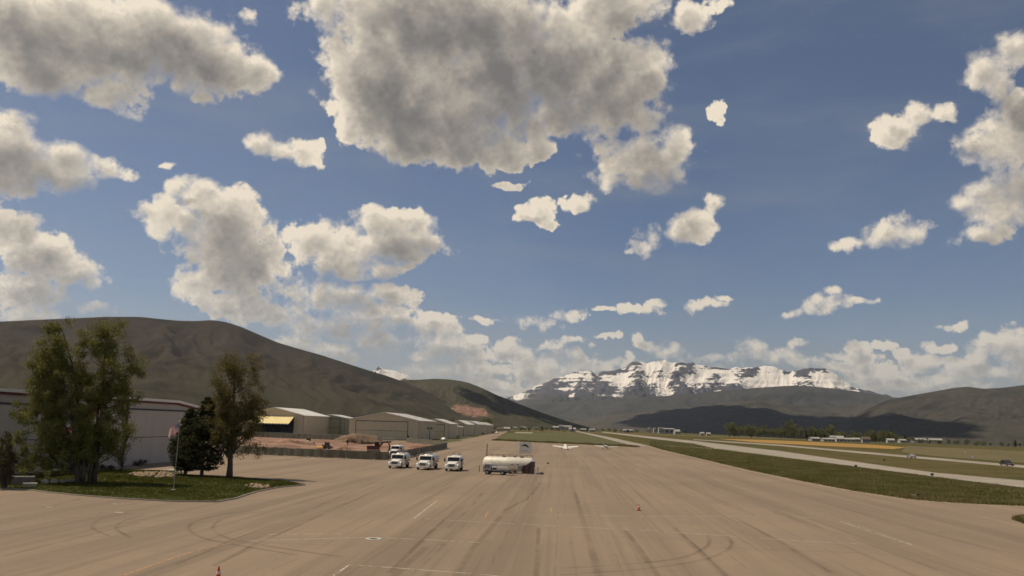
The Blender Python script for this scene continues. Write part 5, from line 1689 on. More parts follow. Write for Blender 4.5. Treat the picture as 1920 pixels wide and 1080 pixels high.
def tufts(name, label, P, count, hmin, hmax, wd, z, m, seed, near=None):
    """grass blades scattered over a polygon, three leaning blades to a tuft"""
    r = np.random.default_rng(seed)
    xs = [p[0] for p in P]; ys = [p[1] for p in P]
    X, Y = np.array([]), np.array([])
    while len(X) < count:
        x = r.uniform(min(xs), max(xs), count * 2); y = r.uniform(min(ys), max(ys), count * 2)
        k = in_poly(P, x, y)
        if near is not None:
            k &= r.random(len(x)) < np.clip((near / np.hypot(x, y)) ** 2, 0, 1)
        X = np.concatenate([X, x[k]]); Y = np.concatenate([Y, y[k]])
    X, Y = X[:count], Y[:count]
    dn = 0.6 + 0.8 * np.clip(fbm(X / 6, Y / 6, 3) + .4, 0, 1)
    V, F = [], []
    for b in range(3):
        a = r.uniform(0, 6.283, count); h = r.uniform(hmin, hmax, count) * dn; w_ = wd * r.uniform(.6, 1.3, count)
        l = r.uniform(.1, .6, count) * h; la = r.uniform(0, 6.283, count)
        bx, by = X + r.normal(0, wd, count), Y + r.normal(0, wd, count)
        A = np.stack([bx - np.cos(a) * w_ / 2, by - np.sin(a) * w_ / 2, np.full(count, z)], -1)
        B = np.stack([bx + np.cos(a) * w_ / 2, by + np.sin(a) * w_ / 2, np.full(count, z)], -1)
        C = np.stack([bx + np.cos(la) * l, by + np.sin(la) * l, z + h], -1)
        V.append(np.stack([A, B, C], 1).reshape(-1, 3))
    V = np.concatenate(V)
    F = np.arange(len(V)).reshape(-1, 3)
    o = pyd(name, V.tolist(), F.tolist(), m)
    tag(o, label, 'grass', kind='stuff')

GB = leaf_mat('grass_blade', (0.165, 0.156, 0.048), (0.245, 0.205, 0.095), 0.12)
GL = leaf_mat('lawn_blade', (0.088, 0.096, 0.018), (0.110, 0.108, 0.026), 0.3)
strip_poly = [tuple(p)[:2] for p in edge] + [(75, 75)] + [tuple(G(*p))[:2] for p in ((1925, 916), (1784, 899), (1623, 878), (1494, 861.5), (1342, 842), (1300, 832.5), (1223, 823.5))]
tufts('grass_blades', 'rough grass standing on the strip beside the apron', strip_poly, 75000, 0.10, 0.34, 0.10, 0.004, GB, 4, near=150)
rim = []
for p in dense(edge, 1.0): rim.append(p)
rp = [(p.x + 0.35 * 1, p.y + 0.3) for p in rim] + [(p.x + 1.6, p.y + 1.8) for p in rim[::-1]]
tufts('verge_grass', 'taller grass along the edge of the apron', rp, 14000, 0.22, 0.55, 0.13, 0.004, GB, 5)
lp = [tuple(p)[:2] for p in lawn_pts]
tufts('lawn_blades', 'short mown grass blades of the lawn', lp, 50000, 0.04, 0.11, 0.07, 0.10, GL, 6)
fr = dense(farrim, 2.0)
rp = [(p.x, p.y + 1.5) for p in fr] + [(p.x + 1, p.y + 12.0) for p in fr[::-1]]
tufts('infield_grass', 'taller grass along the far edge of the apron', rp, 12000, 0.35, 0.85, 0.5, 0.004, GB, 7)
cp = [tuple(G(*p))[:2] for p in ((1899, 974), (1915, 969), (1990, 967), (1990, 999), (1935, 987))]
tufts('corner_grass', 'dark grass on the corner at the right edge of the apron', cp, 2500, 0.15, 0.40, 0.10, 0.018, GB, 8)

# ------------------------------------------------------------------ trees
BARK = mat('grey_bark', (0.105, 0.088, 0.070), (0.065, 0.054, 0.044), 3, 0.95, 0.8, 12, stretch=(1, 1, 0.25))
def leaves(name, centres, radii, per, size, m, parent, seed, flat=1.0):
    r = np.random.default_rng(seed)
    C = np.repeat(np.array(centres), per, axis=0)
    Rr = np.repeat(np.array(radii), per)
    n = len(C)
    off = r.normal(size=(n, 3)); off /= np.linalg.norm(off, axis=1)[:, None]
    off *= (r.random(n) ** 0.55 * Rr)[:, None]
    off[:, 2] *= flat
    P = C + off
    a = r.normal(size=(n, 3)); a /= np.linalg.norm(a, axis=1)[:, None]
    b = np.cross(a, r.normal(size=(n, 3))); b /= np.linalg.norm(b, axis=1)[:, None]
    s = (size * r.uniform(0.6, 1.35, n))[:, None]
    V = np.stack([P - a * s, P - b * s * .45, P + a * s, P + b * s * .45], 1).reshape(-1, 3)
    F = np.arange(n * 4).reshape(-1, 4)
    return pyd(name, V.tolist(), F.tolist(), m, parent)

def tree(label, base, lobes, m, seed, trunk_r=0.3, trunk_top=None, ncl=230, per=95, size=0.14, clr=(0.55, 1.0), group=None, name='cottonwood_tree', forks=1, nlimb=42, loose=0.0):
    """lobes: ellipsoids (x, y, z, rx, ry, rz) in metres from the base; foliage clusters fill them, limbs reach for them"""
    r = random.Random(seed)
    t = empty(name, (base.x, base.y, base.z)); tag(t, label, 'tree', group)
    cl, rad = [], []
    vol = [l[3] * l[4] * l[5] for l in lobes]
    while len(cl) < ncl:
        l = r.choices(lobes, vol)[0]
        d = Vector((r.gauss(0, 1), r.gauss(0, 1), r.gauss(0, 1))).normalized() * (r.random() ** 0.42)
        p = Vector((l[0] + d.x * l[3], l[1] + d.y * l[4], l[2] + d.z * l[5]))
        if r.random() < 0.25 and d.length > 0.8:
            p += Vector((d.x, d.y, abs(d.z))) * r.uniform(0.2, 0.7)
        k = float(fbm(np.array(p.x * .45 + seed), np.array(p.z * .32 + p.y * .3), 2))
        if k < -0.06 + loose and r.random() < 0.9:
            continue
        cl.append(tuple(p)); rad.append(r.uniform(*clr))
    top = trunk_top or max(l[2] + l[5] * .5 for l in lobes)
    bm = BM()
    stems = []
    for f in range(forks):
        a = 6.283 * f / forks + r.uniform(0, 1)
        pts = [Vector((math.cos(a) * trunk_r * .8 * (forks > 1), math.sin(a) * trunk_r * .8 * (forks > 1), -0.05))]
        l = lobes[f % len(lobes)]
        tgt = Vector((l[0], l[1], min(top, l[2] + l[5] * .55)))
        n = 9
        for i in range(1, n + 1):
            q = i / n
            p = pts[0].lerp(tgt, q)
            p.x = pts[0].x + (tgt.x - pts[0].x) * q ** 1.5 + r.uniform(-.12, .12)
            p.y = pts[0].y + (tgt.y - pts[0].y) * q ** 1.5 + r.uniform(-.12, .12)
            pts.append(p)
        rr = [trunk_r * (1 / math.sqrt(forks)) * (1.25 if i == 0 else 1.0) * (1 - 0.9 * i / n) + 0.03 for i in range(n + 1)]
        for i in range(n):
            tube(bm, pts[i], pts[i + 1], rr[i], rr[i + 1], n=9, caps=(i in (0, n - 1)))
        stems.append((pts, rr))
    bmo('trunk', bm, BARK, t, smooth=True)
    bm = BM()
    for k in range(min(nlimb, len(cl))):
        c = Vector(cl[k])
        pts, rr = min(stems, key=lambda s: (s[0][-1].xy - c.xy).length)
        zi = max(0.12, min(0.92, (c.z - r.uniform(1.2, 3.2)) / pts[-1].z))
        i = min(len(pts) - 2, int(zi * (len(pts) - 1)))
        a = pts[i].lerp(pts[i + 1], zi * (len(pts) - 1) - i)
        mid = a.lerp(c, 0.5) + Vector((r.uniform(-.3, .3), r.uniform(-.3, .3), -r.uniform(0.1, .5)))
        tube(bm, a, mid, max(0.035, rr[i] * .42), max(.025, rr[i] * .28), n=5, caps=False)
        tube(bm, mid, c, max(.025, rr[i] * .28), 0.012, n=5, caps=False)
    bmo('limbs', bm, BARK, t)
    leaves('crown', cl, rad, per, size, m, t, seed)
    return t

LGREEN = leaf_mat('cottonwood_leaf', (0.160, 0.172, 0.050), (0.220, 0.218, 0.074), 0.5)
LOLIVE = leaf_mat('olive_leaf', (0.145, 0.125, 0.046), (0.185, 0.158, 0.064), 0.5)
LDARK = leaf_mat('pine_needle', (0.060, 0.068, 0.034), (0.088, 0.086, 0.046), 0.8)
LBUSH = leaf_mat('bush_leaf', (0.085, 0.080, 0.035), (0.12, 0.105, 0.055), 0.8)

def lobes_px(base, Y, items):
    """ellipses in photo pixels -> ellipsoids in metres round the tree base"""
    out = []
    for (x, y, rx, ry) in items:
        d = ray(x, y)
        X = d.x / d.y * Y
        Z = CAMH + d.z / d.y * Y
        sx = rx / FPX * Y
        sz = ry / FPX * Y
        out.append((X - base.x, 0.0, Z - base.z, sx, min(sx * 1.0, 2.8), sz))
    return out
b1 = G(150, 906, 0.1)
tree('tall leafy cottonwood with the left of the twin crowns, by the grey hangar', b1, lobes_px(b1, b1.y, [
    (115, 645, 32, 56), (105, 720, 50, 70), (95, 790, 52, 70), (75, 700, 30, 45), (70, 840, 48, 40), (120, 850, 50, 40), (140, 740, 20, 60), (55, 760, 22, 40)]), LGREEN, 21, 0.38, ncl=340, per=150, size=0.125, forks=3)
b2 = G(172, 905, 0.1)
tree('tall leafy cottonwood with the right of the twin crowns, by the grey hangar', b2, lobes_px(b2, b2.y + 1.0, [
    (207, 640, 32, 52), (200, 710, 40, 62), (205, 780, 45, 60), (250, 690, 26, 40), (180, 820, 40, 60), (170, 650, 16, 28), (245, 740, 24, 34), (215, 840, 30, 30)]), LGREEN, 22, 0.36, ncl=310, per=150, size=0.125, forks=3)
b3 = G(226, 884, 0.1)
tree('slim young tree with a leaning tuft right of the cottonwoods', b3, lobes_px(b3, b3.y, [
    (238, 815, 16, 22), (248, 802, 8, 14), (222, 850, 14, 16), (210, 820, 16, 30)]), LGREEN, 23, 0.12, ncl=40, per=70, size=0.13, name='young_tree')
b4 = G(430, 895, 0.1)
tree('olive brown leafed tree with a bare grey trunk on the lawn edge', b4, lobes_px(b4, b4.y, [
    (438, 690, 34, 30), (420, 710, 26, 40), (450, 740, 44, 50), (430, 790, 50, 48), (470, 780, 32, 52), (455, 835, 46, 24), (418, 830, 30, 26), (475, 690, 16, 24)]), LOLIVE, 24, 0.36, ncl=300, per=120, size=0.115, loose=0.04)

def pine(label, base, h, rad, seed, m=LDARK):
    r = random.Random(seed)
    t = empty('pine_tree', (base.x, base.y, base.z)); tag(t, label, 'tree')
    bm = BM(); tube(bm, (0, 0, -.05), (0, 0, h * .95), 0.26, 0.03, n=9); bmo('trunk', bm, BARK, t)
    cl, rd = [], []
    bm = BM()
    z = h * 0.07
    while z < h * .97:
        q = z / h
        R_ = rad * (min(1, 0.62 + q * 1.6) if q < .28 else (1 - ((q - .28) / .74) ** 1.5)) * r.uniform(.85, 1.12)
        nb = max(4, int(9 * R_ / rad) + 3)
        for k in range(nb):
            a = 6.283 * k / nb + r.uniform(-.4, .4)
            e = Vector((math.cos(a) * R_, math.sin(a) * R_, z + R_ * r.uniform(.05, .30)))
            tube(bm, (0, 0, z), e, 0.06, 0.015, n=4, caps=False)
            for s in (0.35, 0.6, .82, 1.0):
                cl.append((e.x * s, e.y * s, z + (e.z - z) * s + r.uniform(-.1, .15))); rd.append(r.uniform(.3, .55) * (0.75 + R_ / rad * .4))
        z += h * 0.052
    bmo('limbs', bm, BARK, t)
    leaves('crown', cl, rd, 26, 0.16, m, t, seed, flat=.7)
b5 = G(378, 892, 0.1)
pine('dark green pine with branches to the ground beside the olive tree', b5, ZAT(372, 742, b5.y) - 0.1, 3.0, 31)
b6 = G(347, 890, 0.1)
pine('small dark pine behind the flagpole', b6, ZAT(347, 764, b6.y) - .1, 2.3, 32)

def bush(label, base, lobes, m, seed, ncl=40, per=80, size=0.10, group=None):
    r = random.Random(seed)
    t = empty('bush', (base.x, base.y, base.z)); tag(t, label, 'bush', group)
    cl, rd = [], []
    bm = BM()
    for k in range(ncl):
        l = r.choice(lobes)
        d = Vector((r.gauss(0, 1), r.gauss(0, 1), r.gauss(0, 1))).normalized() * r.random() ** .4
        p = (l[0] + d.x * l[3], l[1] + d.y * l[4], max(0.15, l[2] + d.z * l[5]))
        cl.append(p); rd.append(r.uniform(.25, .5))
        tube(bm, (r.uniform(-.2, .2), r.uniform(-.2, .2), 0), p, 0.03, 0.01, n=4, caps=False)
    bmo('stems', bm, BARK, t)
    leaves('foliage', cl, rd, per, size, m, t, seed)
bb = G(8, 915, 0.1)
bush('tall pale green bush at the left edge of the photo', bb, lobes_px(bb, bb.y, [(8, 880, 26, 36), (0, 850, 24, 30), (22, 840, 20, 34)]), LBUSH, 41, 70)
bb = G(40, 900, 0.1)
bush('low dark bush under the cottonwoods by the pale wall', bb, lobes_px(bb, bb.y + 2, [(50, 880, 30, 18), (95, 882, 30, 16)]), LGREEN, 42, 40)
for k, (x, y) in enumerate(((205, 881), (190, 880), (255, 873), (267, 871))):
    bb = G(x, y, 0.1)
    bush(('low dark shrub by the hangar wall, second left of the young tree', 'low dark shrub by the hangar wall, leftmost of four', 'low dark shrub by the hangar wall, just right of the downpipe', 'low dark shrub by the hangar wall, rightmost of four')[k], bb, [(0, 0, .35, .7, .5, .35)], LDARK, 50 + k, 10, 50, .08, 'shrubs along the grey hangar wall')

# pale stones, low wall and rail under the trees
STONE = mat('pale_stone', (0.48, 0.45, 0.39), (0.36, 0.33, 0.28), 2.5, 0.9, 0.6, 8)
def rock_mesh(seed, s):
    r = random.Random(seed)
    bm = BM(); bmesh.ops.create_icosphere(bm, subdivisions=2, radius=1.0)
    for v in bm.verts:
        n = v.co.normalized()
        k = 1 + r.uniform(-.14, .14)
        v.co = Vector((n.x * s[0] * k, n.y * s[1] * k, max(0, (n.z * k + .55)) * s[2]))
    return bm
for k, (x, y, s, lab) in enumerate(((83, 907, (.45, .35, .35), 'pale boulder under the cottonwoods, left of three'), (101, 906, (.42, .35, .36), 'pale boulder under the cottonwoods, middle of three'),
                                    (117, 905, (.30, .25, .22), 'small pale boulder under the cottonwoods, right of three'), (134, 903.5, (.85, .4, .25), 'long flat pale stone at the foot of the cottonwoods'))):
    p = G(x, y, 0.1)
    tag(bmo('boulder', rock_mesh(60 + k, s), STONE, None, p), lab, 'boulder', 'pale boulders under the cottonwoods')
a, b = G(14, 908, .1), G(64, 908, .1)
t = empty('low_wall', (a.x, a.y, .1), math.atan2(b.y - a.y, b.x - a.x)); tag(t, 'low pale stone wall with a cap, under the trees at far left', 'wall')
Lw = (b - a).length
bm = BM(); box(bm, 0, Lw, -.15, .15, 0, .75); bmo('wall_body', bm, mat('grey_stone', (0.20, 0.17, 0.15), (0.15, 0.13, 0.11), 2, .9, .6), t)
nc = 5
for i in range(nc):
    bm = BM(); box(bm, Lw * i / nc + .02, Lw * (i + 1) / nc - .02, -.22, .22, .755, .90); bmo('cap_stone', bm, STONE, t, bevel=.02)
bm = BM(); tube(bm, (0.2, -.3, 0), (.2, -.3, 1.1), .08, n=8); bmo('post', bm, TRIM, t)
p = G(56, 913, .1)
t = empty('planter', (p.x, p.y, .1)); tag(t, 'round pale planter in front of the low wall at far left', 'planter')
bm = BM(); n = 18
prof = [(.55, 0), (.72, .42), (.60, .42), (.5, .30)]
loft(bm, [[(math.cos(6.2832 * i / n) * rr, math.sin(6.2832 * i / n) * rr, z) for i in range(n)] for rr, z in prof], caps=False); bmo('bowl', bm, STONE, t)
bm = BM(); tube(bm, (0, 0, .22), (0, 0, .30), .5, n=18); bmo('soil', bm, mat('dark_soil', (.04, .03, .02), None, 3, .95), t)
p = G(91, 899, .1)
bm = BM(); tube(bm, (0, 0, 0), (0, 0, .95), .10, .10, n=8); tube(bm, (0, 0, .95), (0, 0, 1.02), .13, .05, n=8)
tag(bmo('bollard', bm, STONE, None, p), 'thin pale bollard between the boulders and the trees', 'bollard')

def gravel(label, px, count, s, seed, m):
    r = np.random.default_rng(seed)
    P = [tuple(G(*q, .1))[:2] for q in px]
    bmm = rock_mesh(seed, (1, 1, .8)); bmm.verts.ensure_lookup_table()
    bv = np.array([v.co[:] for v in bmm.verts]); bf = np.array([[v.index for v in f.verts] for f in bmm.faces]); bmm.free()
    V, F, k = [], [], 0
    xs = [p[0] for p in P]; ys = [p[1] for p in P]
    while k < count:
        x, y = r.uniform(min(xs), max(xs)), r.uniform(min(ys), max(ys))
        if not in_poly(P, np.array([x]), np.array([y]))[0]: continue
        q = s * r.uniform(.5, 1.4); a = r.uniform(0, 6.28)
        W_ = bv * q
        W_ = np.stack([W_[:, 0] * math.cos(a) - W_[:, 1] * math.sin(a) + x, W_[:, 0] * math.sin(a) + W_[:, 1] * math.cos(a) + y, W_[:, 2] + .1], -1)
        F += (bf + len(V) * len(bv) if False else bf + k * len(bv)).tolist(); V.append(W_); k += 1
    o = pyd('rock_bed', np.concatenate(V).tolist(), F, m)
    tag(o, label, 'rocks', kind='stuff')
TANR = mat('tan_rock', (0.36, 0.27, 0.17), (0.26, 0.19, 0.12), 1.5, .95)
gravel('bed of tan rocks on the lawn behind the flagpole', [(243, 890), (262, 886), (322, 888), (330, 893), (318, 897), (265, 895)], 160, .22, 71, TANR)
gravel('bed of tan rocks at the tip of the lawn', [(458, 913), (470, 909), (503, 911), (505, 916), (485, 917)], 70, .17, 72, TANR)
pt = [G(512, 909, .1), G(560, 911, .1)]
# concrete pad behind the pine
sheet('concrete_path', [tuple(G(*q))[:2] for q in ((285, 885), (345, 877), (352, 886), (330, 890))], .104, mat('concrete', (0.36, .33, .28)), 'short concrete path behind the pine')

# flagpole
p = G(325, 919, .1)
t = empty('flagpole', p); tag(t, 'thin white flagpole on the lawn in front of the small pine', 'flagpole')
hp_ = ZAT(332, 791, p.y) - .1
bm = BM(); tube(bm, (0, 0, 0), (0, 0, hp_), .055, .03, n=10); bmo('pole', bm, mat('weathered_aluminium', (0.33, 0.31, 0.28), None, 2, 0.5), t)
bm = BM(); bmesh.ops.create_icosphere(bm, subdivisions=2, radius=.09)
o = bmo('finial', bm, mat('gold_ball', (.6, .45, .15), None, 2, .3, metal=.6), t, (0, 0, hp_ + .07))
bm = BM(); box(bm, -.2, .2, -.2, .2, 0, .08); bmo('base', bm, STONE, t)
bm = BM(); box(bm, -.16, .16, -.05, .05, hp_ * .40, hp_ * .41); bmo('cleat', bm, TRIM, t)
def flag_mat():
    m = bpy.data.materials.new('flag_cloth')
    m.use_nodes = True
    tr = m.node_tree; tr.nodes.clear(); q = NT(tr)
    uv = q.n('ShaderNodeUVMap'); s = q.n('ShaderNodeSeparateXYZ'); q.put(s.inputs[0], uv.outputs[0])
    stripe = q.math('GREATER_THAN', q.math('FRACT', q.math('MULTIPLY', s.outputs[1], 6.5)), .5)
    col = q.mix(stripe, (.50, .035, .045), (.78, .75, .70))
    can = q.math('MULTIPLY', q.math('LESS_THAN', s.outputs[0], .4), q.math('GREATER_THAN', s.outputs[1], .4615))
    vo = q.vec('FRACTION', q.vec('MULTIPLY', uv.outputs[0], (15.0, 16.7, 0)))
    star = q.math('LESS_THAN', q.vec('LENGTH', q.vec('SUBTRACT', vo, (.5, .5, 0))), .27)
    col = q.mix(can, col, q.mix(star, (.025, .035, .13), (.78, .76, .72)))
    d = q.n('ShaderNodeBsdfDiffuse'); q.put(d.inputs[0], col)
    tl = q.n('ShaderNodeBsdfTranslucent'); q.put(tl.inputs[0], col)
    mx = q.n('ShaderNodeMixShader'); mx.inputs[0].default_value = .3
    q.put(mx.inputs[1], d.outputs[0]); q.put(mx.inputs[2], tl.outputs[0])
    o = q.n('ShaderNodeOutputMaterial'); q.put(o.inputs[0], mx.outputs[0])
    return m
nu, nv = 26, 12
V, F, UV = [], [], []
for i in range(nu):
    for j in range(nv):
        u, v = i / (nu - 1), j / (nv - 1)
        V.append((-0.05 - u * 1.15, .20 * math.sin(u * 7 + v * 1.2) * u ** .6, hp_ - .12 - (1 - v) * 1.05 - u ** 1.3 * .75 + .05 * math.sin(u * 9)))
        UV.append((u, v))
for i in range(nu - 1):
    for j in range(nv - 1):
        F.append((i * nv + j, (i + 1) * nv + j, (i + 1) * nv + j + 1, i * nv + j + 1))
fl = pyd('flag', V, F, flag_mat(), None, p, smooth=True)
ul = fl.data.uv_layers.new(name='UVMap')
for lp_ in fl.data.loops: ul.data[lp_.index].uv = UV[lp_.vertex_index]
tag(fl, 'red white and blue striped flag drooping from the flagpole', 'flag')

# ------------------------------------------------------------------ the far valley: houses, sheds and trees
HW = [mat('house_white', (.46, .44, .39), None, .3, .7), mat('house_cream', (.55, .48, .38), None, .3, .7), mat('house_grey', (.34, .33, .32), None, .3, .7)]
HR = [mat('roof_brown', (.12, .085, .065), None, .3, .8), mat('roof_grey', (.20, .19, .185), None, .3, .8), mat('roof_pale', (.40, .38, .34), None, .3, .6)]
def house(label, px, dist, L, W, h, rh, wm, rm, yaw, nwin=3, name='house', cat='house', group='buildings in the far valley', zoff=None):
    d = ray(px, 805); k = dist / math.hypot(d.x, d.y)
    x, y = d.x * k, d.y * k
    z = zg(x, y) if zoff is None else zoff
    t = empty(name, (x, y, z), yaw); tag(t, label, cat, group)
    bm = BM(); prism(bm, [(-W / 2, -0.5), (W / 2, -0.5), (W / 2, h), (0, h + rh), (-W / 2, h)], -L / 2, L / 2, axis='x'); bmo('wall', bm, wm, t)
    bm = BM()
    for s in (-1, 1):
        prism(bm, [(s * (W / 2 + .5), h - rh * .1 + .05), (0, h + rh + .05), (0, h + rh + .4), (s * (W / 2 + .5), h - rh * .1 + .4)], -L / 2 - .5, L / 2 + .5, axis='x')
    bmo('roof', bm, rm, t)
    for i in range(nwin):
        xx = -L / 2 + L * (i + .5) / nwin
        bm = BM(); box(bm, xx - L / nwin * .25, xx + L / nwin * .25, -W / 2 - .08, -W / 2 - .003, h * .3, h * .72); bmo('window', bm, GLASS, t)
    return t
# centre left town
for a in (('white house with a pale roof, left of the far taxiway end', 1042, 2300, 16, 11, 8, 3, 0, 2), ('tall white block at the left of the far row', 1052, 2350, 14, 12, 12, 3, 0, 1),
          ('long cream block in the far row left of the taxiway end', 1063, 2400, 26, 12, 11, 3, 1, 2), ('white shed right at the far end of the taxiway', 1073, 1800, 15, 12, 5, 3, 0, 2),
          ('grey low house far off beyond the infield grass', 1005, 2100, 14, 10, 5, 3, 1, 0), ('small cream house beyond the infield, left of the grey one', 981, 1900, 14, 9, 5, 2.5, 0, 1),
          ('tiny house at the foot of the low scrub hill', 966, 1700, 9, 8, 4.5, 2, 1, 1), ('pale low shed between the two taxiway ends', 1094, 2000, 16, 9, 4.5, 2, 2, 2), ('low grey shed just left of the runway end', 1110, 2000, 14, 9, 4.5, 2, 2, 2),
          ('cream farmhouse near the end of the hangar row', 950, 1250, 10, 8, 4, 2, 1, 2), ('small tan barn right of the hangar row end', 938, 1150, 9, 7, 3.5, 2, 1, 0)):
    house(a[0], a[1], a[2], a[3], a[4], a[5], a[6], HW[a[7]], HR[a[8]], R(random.uniform(-12, 12)))
# buildings right of the runway end
for a in (('long low pale warehouse right of the runway end', 1177, 2100, 26, 12, 5, 2, 2, 2), ('white tower block, left of the big far building', 1217, 1900, 5, 8, 12, .5, 0, 2),
          ('second white tower block of the big far building', 1227, 1900, 5, 8, 12, .5, 0, 2), ('broad white block of the big far building', 1238, 1880, 9, 10, 13, .5, 0, 2),
          ('long grey wing of the big far building', 1250, 1930, 34, 14, 11, 1.5, 2, 2), ('white gabled end building right of the grey wing', 1269, 1800, 12, 12, 6, 4, 0, 2)):
    house(a[0], a[1], a[2], a[3], a[4], a[5], a[6], HW[a[7]], HR[a[8]], R(random.uniform(-6, 6)), name='far_building', cat='building')
# farm behind the orange field and school at the right
for a in (('pale farm shed behind the orange field, leftmost', 1526, 1000, 11, 8, 2.8, 1.4, 2, 2), ('long white shed behind the orange field', 1552, 1010, 15, 8, 2.4, 1.2, 0, 2), ('white two storey house behind the orange field', 1561, 1060, 7, 7, 4.6, 1.8, 0, 2),
          ('white barn with a steep roof behind the orange field', 1573, 1000, 8, 8, 3.5, 3, 0, 2), ('low white shed right of the barn behind the field', 1590, 1050, 12, 7, 2.8, 1.4, 0, 2), ('small cream house right along the field edge', 1604, 1060, 9, 7, 3, 1.6, 1, 2),
          ('dark roofed barn at the right end of the orange field', 1622, 980, 8, 9, 3.6, 2.6, 2, 0), ('small white hut right of the dark roofed barn', 1668, 1080, 8, 7, 3, 1.8, 0, 2)):
    house(a[0], a[1], a[2], a[3], a[4], a[5], a[6], HW[a[7]], HR[a[8]], R(random.uniform(-14, 14)), name='farm_building', cat='farm building')
for a in (('large pale lodge on the rise at the right, left wing', 1722, 2600, 36, 16, 8, 4, 0, 2), ('large pale lodge on the rise at the right, right wing', 1752, 2600, 34, 16, 7, 4, 1, 2)):
    d = ray(a[1], 805); k = a[2] / math.hypot(d.x, d.y)
    house(a[0], a[1], a[2], a[3], a[4], a[5], a[6], HW[a[7]], HR[a[8]], R(random.uniform(-6, 6)), name='lodge', cat='building', nwin=6, zoff=ZAT(a[1], 829.5, d.y * k))
for a in (('tiny white house on the left of the valley beyond the runway', 1316, 1500, 7, 6, 4, 2, 0, 2), ('tiny pale house beyond the runway, right of the white one', 1328, 1500, 7, 6, 3.5, 2, 1, 2), ('pale shed near the lodge, below the right hill', 1690, 1150, 9, 6, 3, 1.6, 0, 2)):
    house(a[0], a[1], a[2], a[3], a[4], a[5], a[6], HW[a[7]], HR[a[8]], R(random.uniform(-14, 14)))

LFAR = leaf_mat('far_tree_leaf', (0.135, 0.145, 0.055), (0.185, 0.180, 0.080), 0.05)
LFARD = leaf_mat('far_conifer_leaf', (0.022, 0.028, 0.016), (0.034, 0.038, 0.022), 0.05)
def far_tree_mesh(seed, m, conifer=False):
    r = random.Random(seed)
    cl, rd = [], []
    for k in range(26):
        if conifer:
            q = r.random(); a = r.uniform(0, 6.28); rr = .22 * (1 - q) + .02
            cl.append((math.cos(a) * rr, math.sin(a) * rr, .08 + q * .9)); rd.append(.10)
        else:
            d = Vector((r.gauss(0, 1), r.gauss(0, 1), r.gauss(0, 1))).normalized() * r.random() ** .4
            cl.append((d.x * .36, d.y * .36, .56 + d.z * .36)); rd.append(r.uniform(.10, .17))
    o = leaves('crown', cl, rd, 26, .05, m, None, seed)
    me = o.data
    bpy.data.objects.remove(o)
    bm = BM(); tube(bm, (0, 0, -.03), (0, 0, .5), .035, .015, n=6); tm = bpy.data.meshes.new('trunk'); bm.to_mesh(tm); bm.free(); tm.materials.append(BARK)
    return me, tm
FT = [far_tree_mesh(80 + k, LFAR) for k in range(5)]
FC = [far_tree_mesh(90 + k, LFARD, True) for k in range(3)]
def far_tree(x, y, h, wf, proto, label, group, name='valley_tree'):
    me, tm = proto
    t = empty(name, (x, y, zg(x, y)), random.uniform(0, 6)); t.scale = (h * wf, h * wf, h)
    tag(t, label, 'tree', group)
    link('crown', me, None, t); link('trunk', tm, None, t)
def polar(px, dist):
    d = ray(px, 805); k = dist / math.hypot(d.x, d.y)
    return d.x * k, d.y * k
rt_ = random.Random(5)
for k in range(120):
    px = rt_.uniform(1365, 1690)
    d = rt_.uniform(1300, 2300)
    far_tree(*polar(px, d), rt_.uniform(15, 30) * (1.0 if px < 1560 else 0.7), rt_.uniform(.7, 1.15), rt_.choice(FT), 'green tree in the belt of trees behind the orange field', 'belt of trees behind the orange field')
for k in range(46):
    px = rt_.uniform(1600, 1935)
    d = rt_.uniform(1500, 2300)
    far_tree(*polar(px, d), rt_.uniform(6, 13), rt_.uniform(.8, 1.3), rt_.choice(FT + FC[:1]), 'dark tree in the far hedge below the right hill', 'far hedge below the right hill')
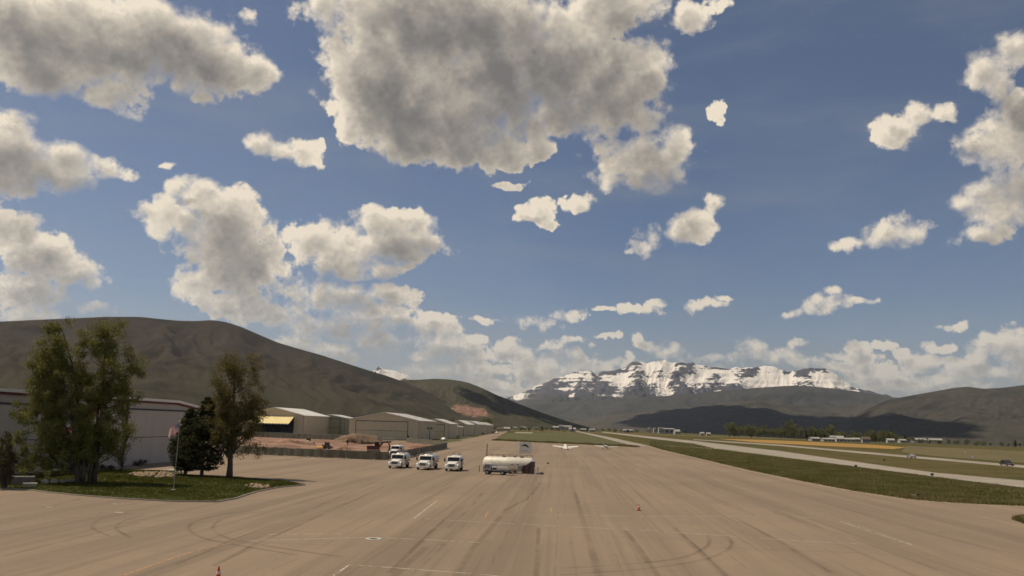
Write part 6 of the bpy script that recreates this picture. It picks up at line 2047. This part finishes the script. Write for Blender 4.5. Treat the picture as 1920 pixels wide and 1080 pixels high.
for (px, d, h, lab) in ((1512, 1010, 11, 'tallest dark conifer, left of the farm sheds'), (1529, 1060, 10, 'dark conifer behind the leftmost farm shed'), (1545, 1100, 8, 'short dark conifer behind the long white farm shed'),
                        (1616, 1020, 6, 'dark conifer close to the dark roofed barn'), (1640, 1040, 8, 'dark conifer right of the dark roofed barn'), (1663, 1150, 7, 'dark conifer next to the small white hut')):
    far_tree(*polar(px, d), h, .8, rt_.choice(FC), lab, 'dark conifers at the farm')
for k in range(26):
    px = rt_.uniform(1130, 1300); d = rt_.uniform(1900, 2600)
    far_tree(*polar(px, d), rt_.uniform(5, 10), rt_.uniform(.9, 1.4), rt_.choice(FT + FC), 'small dark tree around the big far building', 'trees around the big far building')
for k in range(34):
    px = rt_.uniform(925, 1125); d = rt_.uniform(1300, 2700)
    far_tree(*polar(px, d), rt_.uniform(4, 9), rt_.uniform(.9, 1.4), rt_.choice(FT + FC), 'small tree among the far houses below the low hill', 'trees among the far houses')
for k in range(40):
    px = rt_.uniform(640, 930); d = rt_.uniform(900, 1500)
    far_tree(*polar(px, d), rt_.uniform(9, 20), rt_.uniform(.6, 1.0), rt_.choice(FT), 'leafy tree rising behind the hangar row', 'trees behind the hangar row')
for (px, py, h, lab) in ((924, 813.5, 3.5, 'dark shrub past the end of the hangar row'), (928, 812, 2.5, 'small shrub beside the pale pickup at the row end'), (812, 829, 1.6, 'low shrub just right of the light pole'),
                         (800, 829.5, 1.4, 'low shrub just left of the light pole'), (790, 829.3, 1.2, 'lowest shrub at the corner of the largest hangar'), (858, 823, 2.2, 'shrub on the green verge by the low hangar'), (905, 816.2, 2.6, 'shrub at the wall of the farthest hangar')):
    q = G(px, py)
    far_tree(q.x, q.y, h, 1.2, rt_.choice(FT), lab, 'shrubs along the hangar row', 'shrub')
# verges of grass along the hangar lane
sheet('hangar_verge', [tuple(G(*q))[:2] for q in ((842, 827), (870, 823.5), (899, 818.5), (892, 816.6), (865, 819.5), (838, 824.5))], .016, GREEN, 'green verge between the hangars and the lane')
sheet('near_verge', [tuple(G(*q))[:2] for q in ((800, 831.5), (842, 829.6), (868, 826.3), (862, 824.6), (830, 826.5))], .017, GREEN, 'green verge behind the fence corner')
